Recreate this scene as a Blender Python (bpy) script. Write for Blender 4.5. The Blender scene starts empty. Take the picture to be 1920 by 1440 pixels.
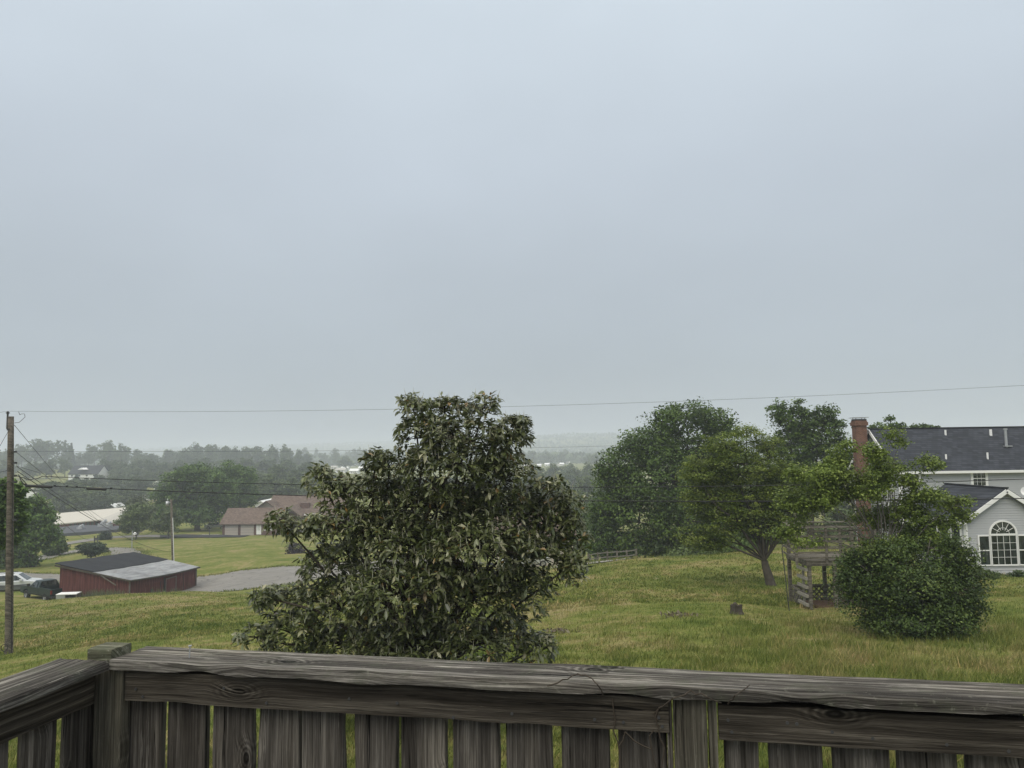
import bpy, math, random
import numpy as np
from mathutils import Vector, Matrix, noise as mn
S = bpy.context.scene
R_ = math.radians
random.seed(7); rng = np.random.default_rng(7)
# ---------------------------------------------------------------- camera
CAM = Vector((0, 0, 4.2)); F = 1442.0
PITCH, ROLL = R_(5.0), R_(-0.8)
cd = bpy.data.cameras.new('camera'); cam = bpy.data.objects.new('camera', cd); S.collection.objects.link(cam)
cd.sensor_width = 36; cd.lens = 36*F/1920; cd.clip_start = 0.05; cd.clip_end = 12000
RM = Matrix.Rotation(math.pi/2+PITCH, 4, 'X') @ Matrix.Rotation(ROLL, 4, 'Z')
cam.matrix_world = Matrix.Translation(CAM) @ RM
S.camera = cam; R3 = RM.to_3x3()
# ---------------------------------------------------------------- world / overcast sky
w = bpy.data.worlds.new('World'); S.world = w; w.use_nodes = True
nt = w.node_tree; nt.nodes.clear(); N = nt.nodes.new; Lk = nt.links.new
SUN_EL, SUN_AZ = R_(50), R_(-150)
sky = N('ShaderNodeTexSky'); sky.sky_type = 'NISHITA'; sky.sun_disc = False
sky.sun_elevation = SUN_EL; sky.sun_rotation = SUN_AZ; sky.dust_density = 3
bg1 = N('ShaderNodeBackground'); bg1.inputs['Strength'].default_value = 0.07; Lk(sky.outputs[0], bg1.inputs[0])
tc = N('ShaderNodeTexCoord'); sx = N('ShaderNodeSeparateXYZ'); Lk(tc.outputs['Generated'], sx.inputs[0])
rp = N('ShaderNodeValToRGB'); Lk(sx.outputs['Z'], rp.inputs[0])
els = [(0.0, (.372,.415,.458)), (.10, (.378,.427,.472)), (.22, (.415,.466,.518)), (.34, (.478,.536,.60)), (.53, (.582,.655,.722)), (.70, (1.08,1.10,1.08)), (1.0, (1.5,1.47,1.38))]
cr = rp.color_ramp
cr.elements[0].position = 0; cr.elements[0].color = (*els[0][1], 1)
cr.elements[1].position = 1; cr.elements[1].color = (*els[-1][1], 1)
for p, c in els[1:-1]:
    e = cr.elements.new(p); e.color = (*c, 1)
mp = N('ShaderNodeMapping'); mp.inputs['Scale'].default_value = (1.6, 1.6, 3.2); Lk(tc.outputs['Generated'], mp.inputs[0])
nz = N('ShaderNodeTexNoise'); nz.inputs['Scale'].default_value = 1.3; nz.inputs['Detail'].default_value = 3; Lk(mp.outputs[0], nz.inputs['Vector'])
mr = N('ShaderNodeMapRange'); mr.inputs[1].default_value = .3; mr.inputs[2].default_value = .7; mr.inputs[3].default_value = .95; mr.inputs[4].default_value = 1.06
Lk(nz.outputs[0], mr.inputs[0])
bg2 = N('ShaderNodeBackground'); Lk(rp.outputs[0], bg2.inputs[0]); Lk(mr.outputs[0], bg2.inputs[1])
mx = N('ShaderNodeMixShader'); mx.inputs[0].default_value = .93
Lk(bg1.outputs[0], mx.inputs[1]); Lk(bg2.outputs[0], mx.inputs[2])
wo = N('ShaderNodeOutputWorld'); Lk(mx.outputs[0], wo.inputs[0])
# ---------------------------------------------------------------- sun behind cloud, exposure
sd = bpy.data.lights.new('sun', 'SUN'); so = bpy.data.objects.new('sun', sd); S.collection.objects.link(so)
sd.energy = 1.5; sd.angle = R_(50); sd.color = (1, .93, .80)
sv = Vector((math.sin(SUN_AZ)*math.cos(SUN_EL), math.cos(SUN_AZ)*math.cos(SUN_EL), math.sin(SUN_EL)))
so.rotation_euler = sv.to_track_quat('Z', 'Y').to_euler()
S.view_settings.view_transform = 'Standard'; S.view_settings.look = 'None'
S.view_settings.exposure = 0.25; S.view_settings.gamma = 1
S.cycles.max_bounces = 6; S.cycles.diffuse_bounces = 3; S.cycles.glossy_bounces = 2
S.cycles.transmission_bounces = 3; S.cycles.volume_bounces = 1; S.cycles.transparent_max_bounces = 8
HAZE = 0.0007
# ---------------------------------------------------------------- projection helpers (pixels of the 1920 photograph -> points at a chosen distance)
def ray(px, py): return R3 @ Vector(((px-960)/F, -(py-720)/F, -1))
def P(px, py, D):
    d = ray(px, py); return CAM + d*(D/d.y)
def onz(px, py, z):
    d = ray(px, py); return CAM + d*((z-CAM.z)/d.z)
# ---------------------------------------------------------------- terrain
CP = [(960,1700,6.5),(0,1700,6.5),(1900,1700,6.5),(960,1375,12),(300,1400,13.5),(1700,1330,12.5),(1300,1258,16.6),(1850,1285,14.5),
 (1700,1192,20.5),(1900,1130,27),(1376,1150,25),(1500,1143,28.5),(1440,1098,35),(1050,1180,24),(1250,1090,37),(1900,1084,38),(1740,1085,38),
 (1100,1057,53),(1200,1050,50),(1300,1044,52),(1400,1039,52),(1620,1050,45),
 (25,1224,31),(200,1200,30.5),(400,1218,25),(650,1230,20),(400,1150,40),(200,1150,44),(0,1160,45),(600,1140,40),(700,1100,55),
 (60,1127,61),(130,1122,60),(243,1113,58),(365,1109,60),(500,1110,60),(760,1070,70),(960,1075,56),
 (0,1103,76),(110,1124,67),(450,1108,66),(119,1006,161),(215,998,166),(160,1003,163),(243,1117,64.5),(300,1115,66),(368,1112,72),(410,1109,67),(450,1066,82),(560,1060,82),(700,1045,90),(60,1060,94),(0,1080,84),(250,1062,90),
 (480,1010,128),(400,1010,138),(240,1022,128),(140,1034,118),(60,1046,112),(440,1004,150),(550,1003,150),(330,1006,146),(700,1000,140),
 (140,1006,182),(60,1010,180),(230,1000,182),(370,990,168),(600,975,190),
 (30,952,270),(150,950,275),(270,942,285),(450,920,300),(560,915,300),(100,905,405),(150,898,420),(20,902,420),(250,900,420),(400,895,430),(560,893,450),
 (700,888,560),(620,880,700),(0,868,900),(300,868,900)]
CW = []
for px, py, D in CP:
    p = P(px, py, D); CW.append((p.x, p.y, p.z))
z0 = CAM.z
CW += [(6,75,z0-11),(14,95,z0-15),(22,75,z0-9.5),(40,60,z0-7.5),(60,110,z0-10),(10,150,z0-20),(40,200,z0-20),(25,300,z0-22),(100,300,z0-18),
 (0,500,z0-20),(30,900,z0-16),(-30,0,z0-5.5),(20,0,z0-3.6),(0,-10,z0-3.6),(30,10,z0-4.2),(-40,25,z0-7.5),
 (100,60,z0-7),(-120,60,z0-13),(-150,120,z0-16),(600,900,z0-15),(-700,900,z0-10),(300,500,z0-15)]
CW = np.array(CW)
def uv_(x, y):
    y = np.maximum(y, -11.0); return np.stack([2.2*x/(y+16), np.log(y+16)], -1)
_A = uv_(CW[:,0], CW[:,1])
_n = len(_A); _K = np.sqrt(((_A[:,None]-_A[None])**2).sum(-1)+.003)
_Pm = np.hstack([np.ones((_n,1)), _A])
_M = np.zeros((_n+3,_n+3)); _M[:_n,:_n] = _K - np.eye(_n)*.0008; _M[:_n,_n:] = _Pm; _M[_n:,:_n] = _Pm.T
_wt = np.linalg.solve(_M, np.concatenate([CW[:,2], np.zeros(3)]))
def HH(x, y):
    x = np.atleast_1d(np.asarray(x, float)); y = np.atleast_1d(np.asarray(y, float))
    q = uv_(x, y); out = np.empty(len(q))
    for i in range(0, len(q), 20000):
        qq = q[i:i+20000]; k = np.sqrt(((qq[:,None]-_A[None])**2).sum(-1)+.003)
        out[i:i+20000] = k @ _wt[:_n] + _wt[_n] + qq @ _wt[_n+1:]
    far = np.clip((y-600)/300, 0, 1); base = z0-17
    out = out*(1-far) + base*far
    # far hills of the valley's other side
    def hill(cx, cy, sx, sy, h): return h*np.exp(-((x-cx)/sx)**2-((y-cy)/sy)**2)
    out = out + hill(200,2500,520,500,58) + hill(-1300,3300,1000,500,44) + hill(-330,3700,650,600,50) + hill(1400,2500,700,500,55)
    return out + .05*np.sin(x*.9+1.3*np.sin(y*.37))*np.cos(y*.61+np.sin(x*.5))
def H(x, y): return float(HH(x, y)[0])
def gp(px, D):
    p = P(px, 1000, D); return Vector((p.x, p.y, H(p.x, p.y)))
# ---------------------------------------------------------------- object helpers
def tag(o, label=None, cat=None, group=None, kind=None):
    if label: o['label'] = label
    if cat: o['category'] = cat
    if group: o['group'] = group
    if kind: o['kind'] = kind
    return o
def empty(name, loc, label, cat, group=None, rz=0):
    o = bpy.data.objects.new(name, None); S.collection.objects.link(o); o.empty_display_size = .2
    o.location = loc; o.rotation_euler.z = rz
    return tag(o, label, cat, group)
def mesh_np(name, V, Fq, mat, parent=None, smooth=False, tint=None, loc=None):
    """V (n,3), Fq (m,k) all faces of k corners, or list of such arrays"""
    me = bpy.data.meshes.new(name); V = np.asarray(V, np.float32)
    fl = Fq if isinstance(Fq, list) else [Fq]
    fl = [np.asarray(f, np.int32) for f in fl if len(f)]
    me.vertices.add(len(V)); me.vertices.foreach_set('co', V.ravel())
    tot = np.concatenate([np.full(len(f), f.shape[1], np.int32) for f in fl])
    idx = np.concatenate([f.ravel() for f in fl])
    me.loops.add(len(idx)); me.loops.foreach_set('vertex_index', idx)
    me.polygons.add(len(tot)); st = np.concatenate([[0], np.cumsum(tot)[:-1]]).astype(np.int32)
    me.polygons.foreach_set('loop_start', st)
    try: me.polygons.foreach_set('loop_total', tot)
    except Exception: pass
    if smooth: me.polygons.foreach_set('use_smooth', np.ones(len(tot), bool))
    if tint is not None:
        a = me.attributes.new('tint', 'FLOAT', 'POINT'); a.data.foreach_set('value', np.asarray(tint, np.float32))
    me.update(calc_edges=True); me.validate()
    if mat: me.materials.append(mat)
    o = bpy.data.objects.new(name, me); S.collection.objects.link(o)
    if parent: o.parent = parent
    if loc is not None: o.location = loc
    return o
class MB:
    """collects boxes, prisms and tubes, and links them as one mesh object"""
    def __init__(s): s.v = []; s.f = []
    def add(s, vs, fs):
        b = len(s.v); s.v += [tuple(v) for v in vs]; s.f += [tuple(b+i for i in f) for f in fs]; return s
    def box(s, x0, x1, y0, y1, z0, z1):
        return s.add([(x0,y0,z0),(x1,y0,z0),(x1,y1,z0),(x0,y1,z0),(x0,y0,z1),(x1,y0,z1),(x1,y1,z1),(x0,y1,z1)],
                     [(0,3,2,1),(4,5,6,7),(0,1,5,4),(1,2,6,5),(2,3,7,6),(3,0,4,7)])
    def bar(s, a, b, wd, hd, up=(0,0,1)):
        a = Vector(a); b = Vector(b); d = (b-a).normalized(); up = Vector(up)
        if abs(d.dot(up)) > .98: up = Vector((0,1,0))
        r = d.cross(up).normalized(); u = r.cross(d)
        vs = []
        for p in (a, b):
            for q, t in ((-1,-1),(1,-1),(1,1),(-1,1)): vs.append(p + r*q*wd/2 + u*t*hd/2)
        return s.add(vs, [(3,2,1,0),(4,5,6,7),(0,1,5,4),(1,2,6,5),(2,3,7,6),(3,0,4,7)])
    def prism(s, poly, ax, a, b):
        """poly: 2D points; ax: extrusion axis; the two other axes in order"""
        n = len(poly); vs = []
        for t in (a, b):
            for p in poly:
                v = [0,0,0]; o = [i for i in range(3) if i != ax]; v[ax] = t; v[o[0]] = p[0]; v[o[1]] = p[1]; vs.append(v)
        fs = [tuple(range(n))[::-1], tuple(range(n, 2*n))] + [(i, (i+1) % n, n+(i+1) % n, n+i) for i in range(n)]
        return s.add(vs, fs)
    def tube(s, pts, rad, k=6, cap=True):
        V, Fq = tube_np(pts, rad, k); b = len(s.v)
        s.v += [tuple(v) for v in V]; s.f += [tuple(b+i for i in f) for f in Fq]
        if cap:
            s.f.append(tuple(b+i for i in range(k))[::-1]); m = len(V)-k; s.f.append(tuple(b+m+i for i in range(k)))
        return s
    def cyl(s, a, b, r, k=12, r2=None): return s.tube([a, b], [r, r if r2 is None else r2], k)
    def build(s, name, mat, parent=None, smooth=False, loc=None, M=None, bevel=0):
        me = bpy.data.meshes.new(name)
        vs = s.v if M is None else [tuple(M @ Vector(v)) for v in s.v]
        me.from_pydata(vs, [], s.f); me.update()
        if mat: me.materials.append(mat)
        if smooth:
            me.polygons.foreach_set('use_smooth', [True]*len(me.polygons))
        o = bpy.data.objects.new(name, me); S.collection.objects.link(o)
        if parent: o.parent = parent
        if loc is not None: o.location = loc
        if bevel:
            m = o.modifiers.new('bevel', 'BEVEL'); m.width = bevel; m.segments = 2; m.limit_method = 'ANGLE'; m.angle_limit = R_(40)
        return o
def tube_np(pts, rad, k=6):
    pts = np.asarray([tuple(p) for p in pts], float); n = len(pts); rad = np.broadcast_to(rad, (n,))
    t = np.gradient(pts, axis=0); t /= np.linalg.norm(t, axis=1)[:,None]+1e-9
    a = np.where(np.abs(t[:,2:3]) > .9, np.array([[1.,0,0]]), np.array([[0,0,1.]]))
    if n > 1: a[:] = a[0]
    u = np.cross(t, a); u /= np.linalg.norm(u, axis=1)[:,None]+1e-9; v = np.cross(t, u)
    an = np.arange(k)*2*math.pi/k
    V = pts[:,None]+rad[:,None,None]*(np.cos(an)[None,:,None]*u[:,None]+np.sin(an)[None,:,None]*v[:,None])
    i = np.arange(n-1)[:,None]*k; j = np.arange(k)[None]; j2 = (j+1) % k
    Fq = np.stack([i+j, i+j2, i+k+j2, i+k+j], -1).reshape(-1,4)
    return V.reshape(-1,3), Fq
def local(parent, V): return np.asarray(V, float) - np.array(parent.location)
def copy_tree(o, parent=None):
    c = o.copy(); S.collection.objects.link(c)
    if parent: c.parent = parent
    for ch in list(o.children): copy_tree(ch, c)
    return c
# ---------------------------------------------------------------- material helpers
class NT:
    def __init__(s, name):
        s.m = bpy.data.materials.new(name); s.m.use_nodes = True; s.t = s.m.node_tree
        s.b = s.t.nodes['Principled BSDF']; s.tc = s.n('ShaderNodeTexCoord')
    def n(s, ty, **kw):
        x = s.t.nodes.new(ty)
        for k, v in kw.items(): setattr(x, k, v)
        return x
    def l(s, a, b): s.t.links.new(a, b)
    def val(s, sock, v):
        if hasattr(v, 'is_linked') or isinstance(v, bpy.types.NodeSocket): s.l(v, sock)
        else: sock.default_value = v
    def math(s, op, a, b=0, c=0):
        x = s.n('ShaderNodeMath', operation=op)
        for i, v in enumerate((a, b, c)): s.val(x.inputs[i], v)
        return x.outputs[0]
    def noise(s, vec, scale, detail=3, rough=.55, dist=0):
        x = s.n('ShaderNodeTexNoise'); s.l(vec, x.inputs['Vector']); x.inputs['Scale'].default_value = scale
        x.inputs['Detail'].default_value = detail; x.inputs['Roughness'].default_value = rough; x.inputs['Distortion'].default_value = dist
        return x.outputs['Fac']
    def mapv(s, vec, scale=(1,1,1), loc=(0,0,0), rot=(0,0,0)):
        x = s.n('ShaderNodeMapping'); s.l(vec, x.inputs[0]); x.inputs['Scale'].default_value = scale
        x.inputs['Location'].default_value = loc; x.inputs['Rotation'].default_value = rot; return x.outputs[0]
    def ramp(s, f, stops):
        x = s.n('ShaderNodeValToRGB'); s.l(f, x.inputs[0]); e = x.color_ramp.elements
        e[0].position = stops[0][0]; e[0].color = (*stops[0][1], 1); e[1].position = stops[-1][0]; e[1].color = (*stops[-1][1], 1)
        for p, c in stops[1:-1]:
            q = e.new(p); q.color = (*c, 1)
        return x.outputs[0]
    def mix(s, f, a, b, mode='MIX'):
        x = s.n('ShaderNodeMix', data_type='RGBA', blend_type=mode); s.val(x.inputs['Factor'], f)
        for i, v in ((6, a), (7, b)):
            if isinstance(v, tuple): x.inputs[i].default_value = (*v[:3], 1)
            else: s.l(v, x.inputs[i])
        return x.outputs[2]
    def mr(s, f, a, b, c=0, d=1, smooth=False):
        x = s.n('ShaderNodeMapRange'); s.l(f, x.inputs[0])
        if smooth: x.interpolation_type = 'SMOOTHSTEP'
        for i, v in enumerate((a, b, c, d)): x.inputs[i+1].default_value = v
        return x.outputs[0]
    def bump(s, h, strength=.4, dist=.01):
        x = s.n('ShaderNodeBump'); s.l(h, x.inputs['Height']); x.inputs['Strength'].default_value = strength
        x.inputs['Distance'].default_value = dist; s.l(x.outputs[0], s.b.inputs['Normal'])
    def fin(s, col, rough=.8, spec=.25, metal=0):
        s.val(s.b.inputs['Base Color'], (*col, 1) if isinstance(col, tuple) else col)
        s.val(s.b.inputs['Roughness'], rough); s.b.inputs['Specular IOR Level'].default_value = spec; s.b.inputs['Metallic'].default_value = metal
        return s.m
def plain(name, c, rough=.7, spec=.25, metal=0, var=.25, scale=6):
    t = NT(name); nf = t.noise(t.tc.outputs['Object'], scale, 5)
    col = t.mix(nf, tuple(x*(1-var) for x in c), tuple(min(1, x*(1+var)) for x in c))
    return t.fin(col, rough, spec, metal)
def leafmat(name, cols, trans=.18, rough=.5, spec=.3):
    t = NT(name); a = t.n('ShaderNodeAttribute', attribute_name='tint')
    k = len(cols); col = t.ramp(a.outputs['Fac'], [(i/(k-1), c) for i, c in enumerate(cols)])
    lv = t.noise(t.tc.outputs['Object'], .9, 2); col = t.mix(1.0, col, t.ramp(lv, [(.3,(.8,.8,.8)),(.7,(1.15,1.15,1.1))]), 'MULTIPLY')
    t.fin(col, rough, spec)
    tr = t.n('ShaderNodeBsdfTranslucent'); t.l(col, tr.inputs[0]); m = t.n('ShaderNodeMixShader'); m.inputs[0].default_value = trans
    out = t.t.nodes['Material Output']; t.l(t.b.outputs[0], m.inputs[1]); t.l(tr.outputs[0], m.inputs[2]); t.l(m.outputs[0], out.inputs[0])
    return t.m
def grassmat(name, blades=False):
    t = NT(name); g = t.n('ShaderNodeNewGeometry').outputs['Position']
    a = t.noise(t.mapv(g, (.28,.28,.0)), 1, 6, .62, .4); b = t.noise(t.mapv(g, (1.6,1.6,0)), 1, 5, .65, .3); c = t.noise(t.mapv(g, (.05,.05,0)), 1, 3)
    f = t.math('ADD', t.math('MULTIPLY', a, .5), t.math('ADD', t.math('MULTIPLY', b, .38), t.math('MULTIPLY', c, .12)))
    k = 1.35
    col = t.ramp(f, [(.34,(.054*k,.078*k,.016*k)),(.43,(.085*k,.106*k,.024*k)),(.50,(.120*k,.131*k,.037*k)),(.555,(.172*k,.152*k,.064*k)),(.64,(.225*k,.180*k,.104*k))])
    sp_ = t.noise(t.mapv(g, (.9,.9,0), loc=(5,3,0)), 1, 2, .5); col = t.mix(t.mr(sp_, .70, .76, 0, .75), col, (.33,.29,.19))
    if blades:
        at = t.n('ShaderNodeAttribute', attribute_name='tint').outputs['Fac']
        col = t.mix(1.0, col, t.ramp(at, [(0,(.55,.66,.5)),(.6,(1.1,1.15,1.0)),(1,(1.7,1.5,1.5))]), 'MULTIPLY')
        t.fin(col, .6, .2); tr = t.n('ShaderNodeBsdfTranslucent'); t.l(col, tr.inputs[0]); m = t.n('ShaderNodeMixShader'); m.inputs[0].default_value = .3
        out = t.t.nodes['Material Output']; t.l(t.b.outputs[0], m.inputs[1]); t.l(tr.outputs[0], m.inputs[2]); t.l(m.outputs[0], out.inputs[0])
        return t.m
    fine = t.noise(t.mapv(g, (9,9,0)), 1, 4, .7); col = t.mix(1.0, col, t.ramp(fine, [(.3,(.62,.66,.6)),(.7,(1.25,1.22,1.2))]), 'MULTIPLY')
    t.bump(t.math('ADD', fine, b), .8, .08)
    return t.fin(col, .95, .05)
def asphalt(name, c):
    t = NT(name); g = t.n('ShaderNodeNewGeometry').outputs['Position']
    a = t.noise(t.mapv(g, (.25,.7,0), rot=(0,0,.4)), 1, 5, .6, .8); b = t.noise(g, 12, 4); 
    cr = t.n('ShaderNodeTexVoronoi', feature='DISTANCE_TO_EDGE'); t.l(t.mapv(g, (.10,.33,.1), rot=(0,0,.12)), cr.inputs['Vector'])
    col = t.mix(a, tuple(x*.7 for x in c), tuple(x*1.35 for x in c)); col = t.mix(1.0, col, t.ramp(b, [(.3,(.85,)*3),(.7,(1.1,)*3)]), 'MULTIPLY')
    col = t.mix(t.mr(cr.outputs['Distance'], 0, .045, .6, 0), col, (.05,.05,.048))
    return t.fin(col, .9, .1)
def wood(name, dark, mid, light, gs=1.0, kn=(5, 9), lichen=0.0, keep=.3):
    t = NT(name); o = t.tc.outputs['Object']; ri = t.n('ShaderNodeObjectInfo').outputs['Random']
    ofs = t.n('ShaderNodeCombineXYZ'); t.l(t.math('MULTIPLY', ri, 37), ofs.inputs[0]); t.l(t.math('MULTIPLY', ri, 13), ofs.inputs[1])
    va = t.n('ShaderNodeVectorMath', operation='ADD'); t.l(o, va.inputs[0]); t.l(ofs.outputs[0], va.inputs[1]); v = va.outputs[0]
    sp = t.n('ShaderNodeSeparateXYZ'); t.l(v, sp.inputs[0])
    vo = t.n('ShaderNodeTexVoronoi', voronoi_dimensions='2D'); t.l(t.mapv(v, (kn[0], kn[1], 0)), vo.inputs['Vector']); vo.inputs['Scale'].default_value = 1
    d0 = vo.outputs['Distance']; cs_ = t.n('ShaderNodeSeparateColor'); t.l(vo.outputs['Color'], cs_.inputs[0]); kill = t.math('MULTIPLY', t.math('LESS_THAN', cs_.outputs[0], 1-keep), 2.0); d = t.math('ADD', d0, kill); k = t.mr(d, 0.0, .40, 1, 0, True)
    big = t.noise(t.mapv(v, (2.2, 7, 7)), 1, 2)
    g = t.math('ADD', t.math('ADD', sp.outputs[1], sp.outputs[2]), t.math('ADD', t.math('MULTIPLY', k, .020), t.math('MULTIPLY', big, .022)))
    def gr(sx, sg, det, rgh=.6):
        c = t.n('ShaderNodeCombineXYZ'); t.l(t.math('MULTIPLY', sp.outputs[0], sx), c.inputs[0]); t.l(t.math('MULTIPLY', g, sg), c.inputs[1])
        t.l(t.math('MULTIPLY', ri, 9), c.inputs[2]); return t.noise(c.outputs[0], 1, det, rgh)
    g1 = gr(1.6*gs, 95*gs, 4, .7); g2 = gr(7*gs, 260*gs, 4, .75); g3 = gr(.7, 28, 2)
    f = t.math('ADD', t.math('MULTIPLY', g1, .42), t.math('ADD', t.math('MULTIPLY', g2, .38), t.math('MULTIPLY', g3, .2)))
    f = t.math('ADD', f, t.math('MULTIPLY', t.math('MULTIPLY', t.math('SINE', t.math('MULTIPLY', d, 85)), k), .07))
    col = t.ramp(f, [(.38, dark), (.455, tuple((a+b)/2 for a, b in zip(dark, mid))), (.515, mid), (.61, light)])
    col = t.mix(t.mr(d, .06, .13, .85, 0, True), col, tuple(x*.35 for x in dark))          # the knot's heart
    bl = t.noise(t.mapv(v, (1.4, 9, 9)), 1, 4, .6); col = t.mix(1.0, col, t.ramp(bl, [(.32,(.5,.49,.48)),(.5,(.95,.95,.95)),(.68,(1.4,1.38,1.32))]), 'MULTIPLY')
    ck = gr(1.6, 60, 4, .8); col = t.mix(t.mr(ck, .61, .65, 0, .9), col, tuple(x*.25 for x in dark))       # drying cracks
    if lichen:
        ln = t.noise(v, 14, 6, .7); col = t.mix(t.mr(ln, .5, .62, 0, lichen), col, (.085,.095,.062)); l2 = t.noise(v, 60, 4, .7); col = t.mix(t.mr(l2, .6, .7, 0, lichen), col, (.30,.30,.24))
    sc = gr(3.2, 70, 5, .75); col = t.mix(t.mr(sc, .61, .68, 0, .5), col, tuple(min(1, x*2.0) for x in light))
    hs = t.math('SUBTRACT', f, t.mr(ck, .64, .68, 0, .3)); t.bump(hs, 1.0, .011)
    return t.fin(col, .88, .15)
# ---------------------------------------------------------------- materials
M = {}
M['grass'] = grassmat('lawn'); M['blades'] = grassmat('grass_blades', True)
M['asphalt'] = asphalt('driveway_asphalt', (.21,.20,.185)); M['asphalt_dark'] = asphalt('fresh_asphalt', (.045,.046,.05))
M['gravel'] = asphalt('gravel', (.26,.245,.22)); M['concrete'] = plain('concrete', (.42,.40,.37))
M['woodtop'] = wood('weathered_cap_wood', (.016,.014,.012), (.094,.086,.076), (.34,.32,.285), 1.0, (4.2, 7.5), .3, .22)
M['woodface'] = wood('weathered_rail_wood_shaded', (.016,.0135,.010), (.058,.050,.040), (.13,.116,.094), .8, (4.5, 11), 0, .3)  # base colour darkened to stand in for shade from the house behind
M['woodpick'] = wood('weathered_picket_wood', (.028,.024,.020), (.090,.081,.070), (.190,.174,.152), .9, (6, 11), 0, .2)
M['woodpost'] = wood('weathered_post_wood', (.04,.036,.028), (.115,.105,.082), (.21,.195,.155), .9, (6, 11), .1, .35)
M['woodblock'] = wood('lichened_post_wood', (.035,.035,.025), (.10,.102,.07), (.20,.20,.15), .9, (8, 9), .8, .2)
M['bark'] = plain('bark', (.075,.066,.055), .95, .05, var=.6, scale=5); M['bark_grey'] = plain('grey_bark', (.13,.12,.105), .95, .05, var=.6, scale=9)
M['twig'] = plain('twig', (.055,.045,.035), .9, .1, var=.4, scale=12)
M['magnolia'] = leafmat('evergreen_leaf', [(.026,.037,.010),(.046,.062,.017),(.075,.093,.028),(.115,.135,.048),(.175,.192,.090),(.31,.30,.19),(.20,.12,.03)], .16, .34, .6)
M['bud'] = plain('bud', (.27,.27,.20), .7)
M['oak'] = leafmat('oak_leaf', [(.034,.064,.010),(.054,.098,.015),(.084,.138,.022),(.125,.185,.038)], .2)
M['plum'] = leafmat('bronze_green_leaf', [(.062,.096,.013),(.098,.145,.021),(.138,.190,.030),(.185,.222,.038),(.23,.285,.06)], .35)
M['bright'] = leafmat('bright_leaf', [(.075,.115,.020),(.125,.18,.030),(.19,.25,.048),(.28,.34,.09)], .3)
M['bushl'] = leafmat('bush_leaf', [(.022,.042,.010),(.040,.070,.014),(.070,.112,.022),(.13,.175,.04)], .12)
M['maple'] = leafmat('maple_leaf', [(.040,.080,.016),(.066,.125,.024),(.105,.18,.036),(.16,.24,.06)], .3)
M['midleaf'] = leafmat('mid_leaf', [(.055,.085,.024),(.090,.130,.036),(.135,.18,.055)], .2)
M['pale'] = leafmat('pale_leaf', [(.075,.095,.050),(.115,.14,.075),(.17,.19,.11)], .2)
M['purple'] = leafmat('purple_leaf', [(.016,.010,.016),(.030,.018,.028),(.045,.028,.04)], .05)
M['conifer'] = leafmat('conifer_leaf', [(.014,.030,.014),(.026,.048,.022),(.04,.07,.03)], .05)
M['forest'] = leafmat('far_leaf', [(.040,.066,.022),(.066,.100,.030),(.105,.145,.048)], .15)
M['white'] = plain('white_paint', (.78,.78,.77), .6, var=.04); M['siding'] = plain('grey_siding', (.43,.44,.455), .6, var=.05, scale=2)
gt = NT('window_glass'); M['glass'] = gt.fin(gt.ramp(gt.noise(gt.mapv(gt.tc.outputs['Object'], (3.5,3.5,.8)), 1, 3), [(.4,(.008,.012,.013)),(.55,(.030,.040,.038)),(.68,(.11,.12,.11))]), .06, .7)
M['black'] = plain('black_rubber', (.02,.02,.021), .6); M['wire'] = plain('wire', (.03,.03,.032), .7); M['wire_grey'] = plain('grey_wire', (.09,.095,.10), .7)
M['metal'] = plain('galvanised_metal', (.42,.43,.44), .45, .5, .6, .12); M['dark_metal'] = plain('dark_metal', (.05,.05,.05), .6)
# ---------------------------------------------------------------- ground
gu = np.linspace(-1.45, 1.45, 300); gv = np.exp(np.linspace(math.log(6.5), math.log(7000), 430))-16
U, Vv = np.meshgrid(gu, gv); GX = U*(Vv+16); GY = Vv
near = np.clip((40-GY)/30, 0, 1); GX = GX*(1+near*.9)
GZ = HH(GX.ravel(), GY.ravel()).reshape(GX.shape)
nr, nc = GX.shape; i = np.arange(nr-1)[:,None]*nc; j = np.arange(nc-1)[None]
mesh_np('ground', np.stack([GX,GY,GZ],-1).reshape(-1,3), np.stack([i+j,i+j+1,i+nc+j+1,i+nc+j],-1).reshape(-1,4), M['grass'], smooth=True)['kind'] = 'structure'
EDGES = []
def strip(name, pts, mat, lift=.045, sub=1.0):
    """road from centre-line points (x, y, width) draped on the terrain"""
    pts = np.array(pts, float); out = []
    seg = np.r_[0, np.cumsum(np.hypot(*np.diff(pts[:,:2], axis=0).T))]
    n = max(6, int(seg[-1]/sub)); s = np.linspace(0, seg[-1], n)
    def sm(c):
        v = np.interp(s, seg, c); k = max(1, n//12)
        return np.convolve(np.pad(v, k, mode='edge'), np.ones(2*k+1)/(2*k+1), 'valid')
    x, y, wd = sm(pts[:,0]), sm(pts[:,1]), sm(pts[:,2])
    t = np.stack([np.gradient(x), np.gradient(y)], -1); t /= np.linalg.norm(t, axis=1)[:,None]; nn = np.stack([-t[:,1], t[:,0]], -1)
    m = 9; off = np.linspace(-.5, .5, m)
    edge = .25*np.sin(s*.55)+.14*np.sin(s*1.9)+rng.normal(0,.04,n)
    X = x[:,None]+nn[:,:1]*off*(wd+edge)[:,None]; Y = y[:,None]+nn[:,1:]*off*(wd+edge)[:,None]
    Z = HH(X.ravel(), Y.ravel()).reshape(X.shape)+lift; EDGES.append(np.concatenate([np.column_stack([X[:,0],Y[:,0]]), np.column_stack([X[:,-1],Y[:,-1]])]))
    i = np.arange(n-1)[:,None]*m; j = np.arange(m-1)[None]
    return tag(mesh_np(name, np.stack([X,Y,Z],-1).reshape(-1,3), np.stack([i+j,i+j+1,i+m+j+1,i+m+j],-1).reshape(-1,4), mat, smooth=True), kind='structure')
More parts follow.
